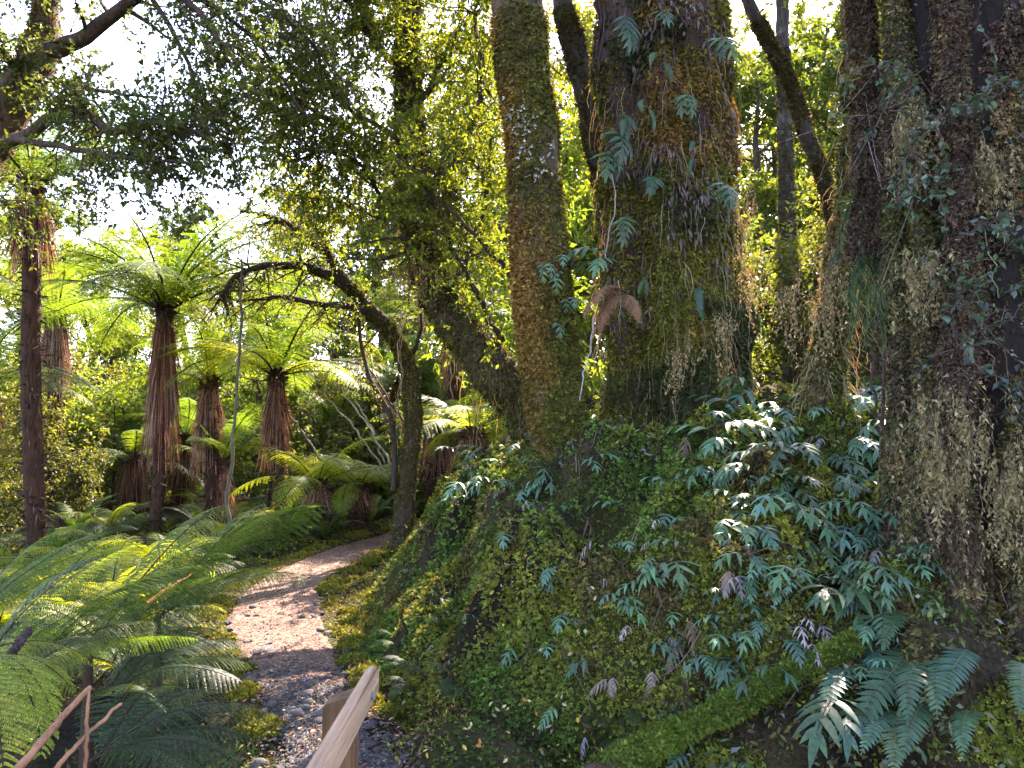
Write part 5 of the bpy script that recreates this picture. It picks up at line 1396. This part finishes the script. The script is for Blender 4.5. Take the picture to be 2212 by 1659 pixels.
for i in range(46):
    u = rf.uniform(1000, 1950); v = rf.uniform(900, 1560); p0 = hit(u, v); L_ = rf.uniform(.12, .4); a_ = rf.uniform(0, 6.28)
    pts = [p0 + np.array([math.cos(a_) * L_ * k, math.sin(a_) * L_ * k, 0]) for k in (0, .35, .7, 1.)]
    pts = np.array([[q[0], q[1], max(float(H(q[0], q[1])), p0[2] - .15) + .04 + rf.uniform(0, .03)] for q in pts])
    pts = smooth(pts, 10); mb = MB(); Tube(pts - pts[0], np.linspace(.0032, .0012, 10), 5, 14).add(mb, np.array([.16, .12, .095]) * rf.uniform(.3, 1.3))
    o = mb.build("twig", M_BARK); o.location = pts[0]; tag(o, "thin dead twig caught in the moss and ferns of the bank", "twig", "dead twigs on the bank")
# dead stalks by the picture's bottom corner
DEAD = (.26, .125, .065)
twig([(20, 1680, 1.75), (100, 1590, 1.85), (150, 1530, 1.95), (197, 1485, 2.0)], .011, .007, "thick broken orange-brown stalk slanting up at the bottom corner", DEAD, "stalk", wig=.0012)
twig([(100, 1680, 1.8), (180, 1595, 1.9), (262, 1520, 2.0)], .007, .004, "thin orange-brown stalk slanting beside the thick broken one", DEAD, "stalk", wig=.0012)
twig([(186, 1700, 1.9), (187, 1590, 1.9), (192, 1490, 1.95)], .005, .004, "upright thin dead stem crossing the slanting stalks", DEAD, "stalk", wig=.001)
twig([(318, 1303, 3.6), (365, 1270, 3.7), (413, 1240, 3.8)], .010, .003, "orange dead leaf stalk lying on the sweeping fronds", (.48, .20, .05), "stalk", wig=.002)
twig([(25, 1410, 2.2), (45, 1385, 2.25), (65, 1360, 2.3)], .014, .010, "short dark broken twig among the near fern fronds", (.05, .03, .03), "twig", wig=.003)

# ---------------------------------------------------------------- foreground ferns left of the path
sw = random.Random(5)
for (bu, bv, bd, n, ang, ln, lab) in [(-60, 1530, 2.7, 8, -31, 470, "large feathery fern sweeping in from the bottom corner"), (50, 1465, 3.2, 8, -33, 440, "feathery fern whose long fronds sweep towards the path, next to the corner one"),
                                      (190, 1415, 3.7, 7, -34, 410, "feathery fern with bright drooping fronds halfway along the sweep"), (340, 1335, 4.3, 7, -33, 400, "feathery fern at the far end of the sweep, its tips over the path edge"),
                                      (-60, 1340, 3.9, 7, -25, 330, "lit feathery fern behind the sweep near the grass")]:
    FB = P(bu, bv, bd); g = float(H(FB[0], FB[1])); root = empty("fern", (FB[0], FB[1], g))
    st = MB(); Tube(np.array([[0, 0, -.1], [.01, 0, (FB[2] - g) * .5], [0, 0, FB[2] - g]]), [.035, .03, .02], 8, 10, .2, 9.).add(st, np.array([.05, .03, .02])); st.build("stem", M_FIBRE, root)
    for i in range(n):
        a_ = math.radians(ang + sw.uniform(-20, 16)); l_ = ln * sw.uniform(.65, 1.1); dd = bd * (1 + sw.uniform(.05, .45) * l_ / 400)
        tip = P(bu + l_ * math.cos(a_), bv + l_ * math.sin(a_) + sw.uniform(-10, 40), dd)
        frond_to((F_SWEEP + F_SWEEP + F_SOFT[:1])[sw.randrange(7)] if True else None, root, FB + np.array([sw.uniform(-.03, .03), sw.uniform(-.03, .03), 0]), tip, (FB[0], FB[1], g), roll=sw.uniform(-.9, .5))
    tag(root, lab, "fern", "near ferns left of the path")
def fan(bu, bv, bd, tips, label, meshes=F_SOFT):
    b = P(bu, bv, bd); r = empty("fern", b)
    for i, t in enumerate(tips): frond_to(meshes[i % len(meshes)], r, b + np.array([random.uniform(-.03, .03), random.uniform(-.03, .03), 0]), P(*t), b, roll=random.uniform(-.25, .25))
    return tag(r, label, "fern", "near ferns left of the path")
fan(235, 1500, 3.6, [(545, 1395, 4.1), (540, 1440, 3.9), (470, 1370, 4.4), (400, 1400, 4.3), (520, 1480, 3.6)], "dark green umbrella of a fern arching over the path edge")
fan(215, 1640, 2.7, [(590, 1540, 3.0), (560, 1610, 2.8), (480, 1500, 3.2), (520, 1660, 2.6), (380, 1490, 3.3), (430, 1690, 2.5), (300, 1500, 3.4)], "dark blue-green fern fan at the bottom edge below the arching fern")
fan(-40, 1420, 2.3, [(110, 1560, 2.1), (90, 1640, 2.0), (30, 1660, 1.9), (160, 1500, 2.3), (200, 1440, 2.5)], "bright green fern hanging in the bottom corner behind the dead stalks", F_TREE_Y)
for i, (u, v, L, lab) in enumerate([(350, 1225, .8, "yellow-green fern lying flat beside the grass tuft"), (620, 1150, .8, "crown of stiff shining fern fronds at the path's left edge"), (700, 1145, .7, "second stiff fern with pale fronds where the path bends"), (470, 1180, .9, "sunlit fern behind the sweeping fronds"), (110, 1290, .9, "sunlit ground fern between the grass and the sweeping fronds"), (240, 1300, .9, "pale sunlit ground fern beside the grass tuft")]):
    p = hit(u, v + 25); ground_fern(p + UP * .03, F_GROUND if i in (1, 2) else F_TREE_Y, 9, L, lab, "near ferns left of the path", 500 + i)
for i in range(24):
    u = rg.uniform(-60, 470); v = rg.uniform(1240, 1480); p = hit(u, v)
    if path_d(np.array([p[0]]), np.array([p[1]]))[0] < 1.7: continue
    ground_fern(p + UP * .02, F_SOFT + F_TREE_Y, rg.randrange(4, 7), rg.uniform(.5, .8), "ground fern in the green tangle left of the path", "tangled ferns left of the path", 600 + i)
# grass tufts
def grass(u, v, n, L, label, group=None, col=(.13, .19, .03), d=None):
    p = hit(u, v); rng = np.random.default_rng(int(u + v)); mb = MB()
    a = rng.uniform(0, 6.28, n); e = rng.uniform(.25, 1.2, n)
    D = np.stack([np.cos(a) * e * .6, np.sin(a) * e * .6, np.ones(n)], 1)
    C = rng.normal(0, .05, (n, 3)) * np.array([1, 1, 0])
    blades(mb, C, D, np.stack([np.cos(a), np.sin(a), 0 * a], 1) * -1 + UP * .3, L * rng.uniform(.5, 1.1, n), .012, vary(np.array(col), n, rng, .25), rng.uniform(.1, .6, n), 5, .1, [.7, 1, .95, .8, .5, .05])
    o = mb.build("grass_tuft", M_FERN); o.location = p
    return tag(o, label, "grass", group)
grass(170, 1215, 60, .55, "bright lit grass tuft at the foot of the dark leaning tree fern")
grass(245, 1215, 60, .5, "bright lit grass tuft just right of the leaning tree fern's foot")
for (u, v) in [(20, 1230), (60, 1215), (100, 1260), (-20, 1200), (40, 1280), (300, 1260), (460, 1270), (400, 1330), (130, 1330), (350, 1350)]:
    grass(u, v, 40, .4, "loose tuft of green grass left of the path", "grass tufts left of the path")

# ---------------------------------------------------------------- drooping needle-leaved sapling in front of the shaggy tree
rng = np.random.default_rng(400)
b = hit(1900, 1060); top = P(1885, 470, 4.6)
root = empty("sapling", b); mt, ml = MB(), MB()
st_ = smooth(np.array([b, (b + top) / 2 + np.array([.05, 0, .1]), top]), 12); Tube(st_, np.linspace(.014, .006, 12), 6, 20).add(mt, np.array([.06, .04, .03]))
tips = [P(u, v, 4.4 + rng.uniform(-.3, .3)) for u, v in [(1830, 640), (1850, 690), (1870, 740), (1895, 700), (1920, 680), (1945, 640), (1800, 560), (1960, 600), (1880, 640), (1835, 720), (1910, 740), (1975, 560)]]
for q in tips:
    s0 = st_[rng.integers(7, 12)]; m_ = (s0 + q) / 2 + np.array([0, 0, .22]); br = smooth(np.array([s0, m_, q]), 14)
    Tube(br, np.linspace(.005, .002, 14), 4, 14).add(mt, np.array([.05, .06, .03]), False)
    n = 150; i = rng.integers(3, 13, n); c = br[i] + (br[np.minimum(i + 1, 13)] - br[i]) * rng.random((n, 1)); d = norm(br[np.minimum(i + 1, 13)] - br[i - 1])
    leaves(ml, c, d * 1. + rng.normal(0, .45, (n, 3)) - UP * .5, rng.normal(0, 1, (n, 3)), rng.uniform(.05, .11, n), .006, vary(np.array([.05, .10, .055]), n, rng, .2), .1)
finish(root, b, [(mt, "stem", M_BARK, None), (ml, "foliage", M_LEAF, None)])
tag(root, "drooping needle-leaved sapling hanging in front of the shaggy tree", "sapling")

# small round-leaved climbers on the shaggy tree
for i, (v, u) in enumerate(sorted((b_, a_) for a_, b_ in [(2040, 590), (2070, 640), (2110, 720), (2060, 760), (2030, 660), (2150, 560), (2100, 500), (2000, 300), (1950, 350), (2180, 640), (2170, 860), (2195, 900), (2060, 250), (2120, 200), (1900, 260), (1880, 180), (1930, 450), (2010, 450)])):
    rng = np.random.default_rng(410 + i); c = P(u, v, 3.55 + rng.uniform(0, .2)); mt, ml = MB(), MB()
    br = twigs_from(rng, np.array([[0, 0, 0], [.0, -.06, .05], [0, -.1, .0]]), 6, .22, 5, .0, .3)
    for t_ in br: Tube(t_, np.linspace(.004, .002, 5), 4, 8).add(mt, np.array([.10, .06, .05]), False)
    spray(ml, rng, br, 10, .038, (.055, .085, .060), .72, .2, .6)
    r = empty("climbing_shrub", c); mt.build("stem", M_BARK, r); ml.build("foliage", M_GLOSS, r)
    tag(r, "sprig of round blue-grey leaves perched on the shaggy tree, %s from the top" % ORD[i], "climber", "leafy sprigs on the shaggy tree")

# ---------------------------------------------------------------- fallen leaves, one by one
LV = []
for k, c in enumerate([(.45, .30, .05), (.40, .16, .04), (.36, .27, .17), (.50, .36, .20)]):
    mb = MB(); blades(mb, np.array([[-.5, 0, 0]]), np.array([[1., 0, .1]]), np.array([[0, 0, 1.]]), np.array([1.]), np.array([.5]), np.array(c), .15, 4, .12, [.1, .8, 1, .7, .04]); LV.append(mb.mesh("fallen_leaf", M_DRY))
def fallen(u, v, k, size, label, group=None):
    p = hit(u, v); o = link("fallen_leaf", LV[k]); nn = Hn(np.array([p[0]]), np.array([p[1]]))[0]
    o.location = p + nn * .035; o.rotation_euler = (Vector(nn).to_track_quat('Z', 'Y') @ Euler((random.uniform(-.4, .4), random.uniform(-.4, .4), random.uniform(0, 6.28))).to_quaternion()).to_euler()
    o.scale = (size,) * 3
    return tag(o, label, "leaf", group)
fallen(596, 1578, 0, .05, "bright yellow leaf fallen beside the dark fern fan")
fallen(130, 1290, 1, .07, "orange leaf resting on the near sweeping fern")
for i in range(110):
    k = random.randrange(4)
    if i < 45: u, v, g = random.uniform(860, 1240), random.uniform(1500, 1655), "mound"
    elif i < 80: u, v, g = random.uniform(520, 700), random.uniform(1300, 1650), "path"
    else: u, v, g = random.uniform(900, 1900), random.uniform(1150, 1560), "bank"
    fallen(u, v, k, random.uniform(.018, .035), {"mound": "small pale dry leaf fallen on the mossy mound by the rail", "path": "small dry leaf fallen on the path", "bank": "small dry leaf caught in the bank moss"}[g], {"mound": "fallen leaves on the mossy mound", "path": "fallen leaves on the path", "bank": "fallen leaves on the bank"}[g])
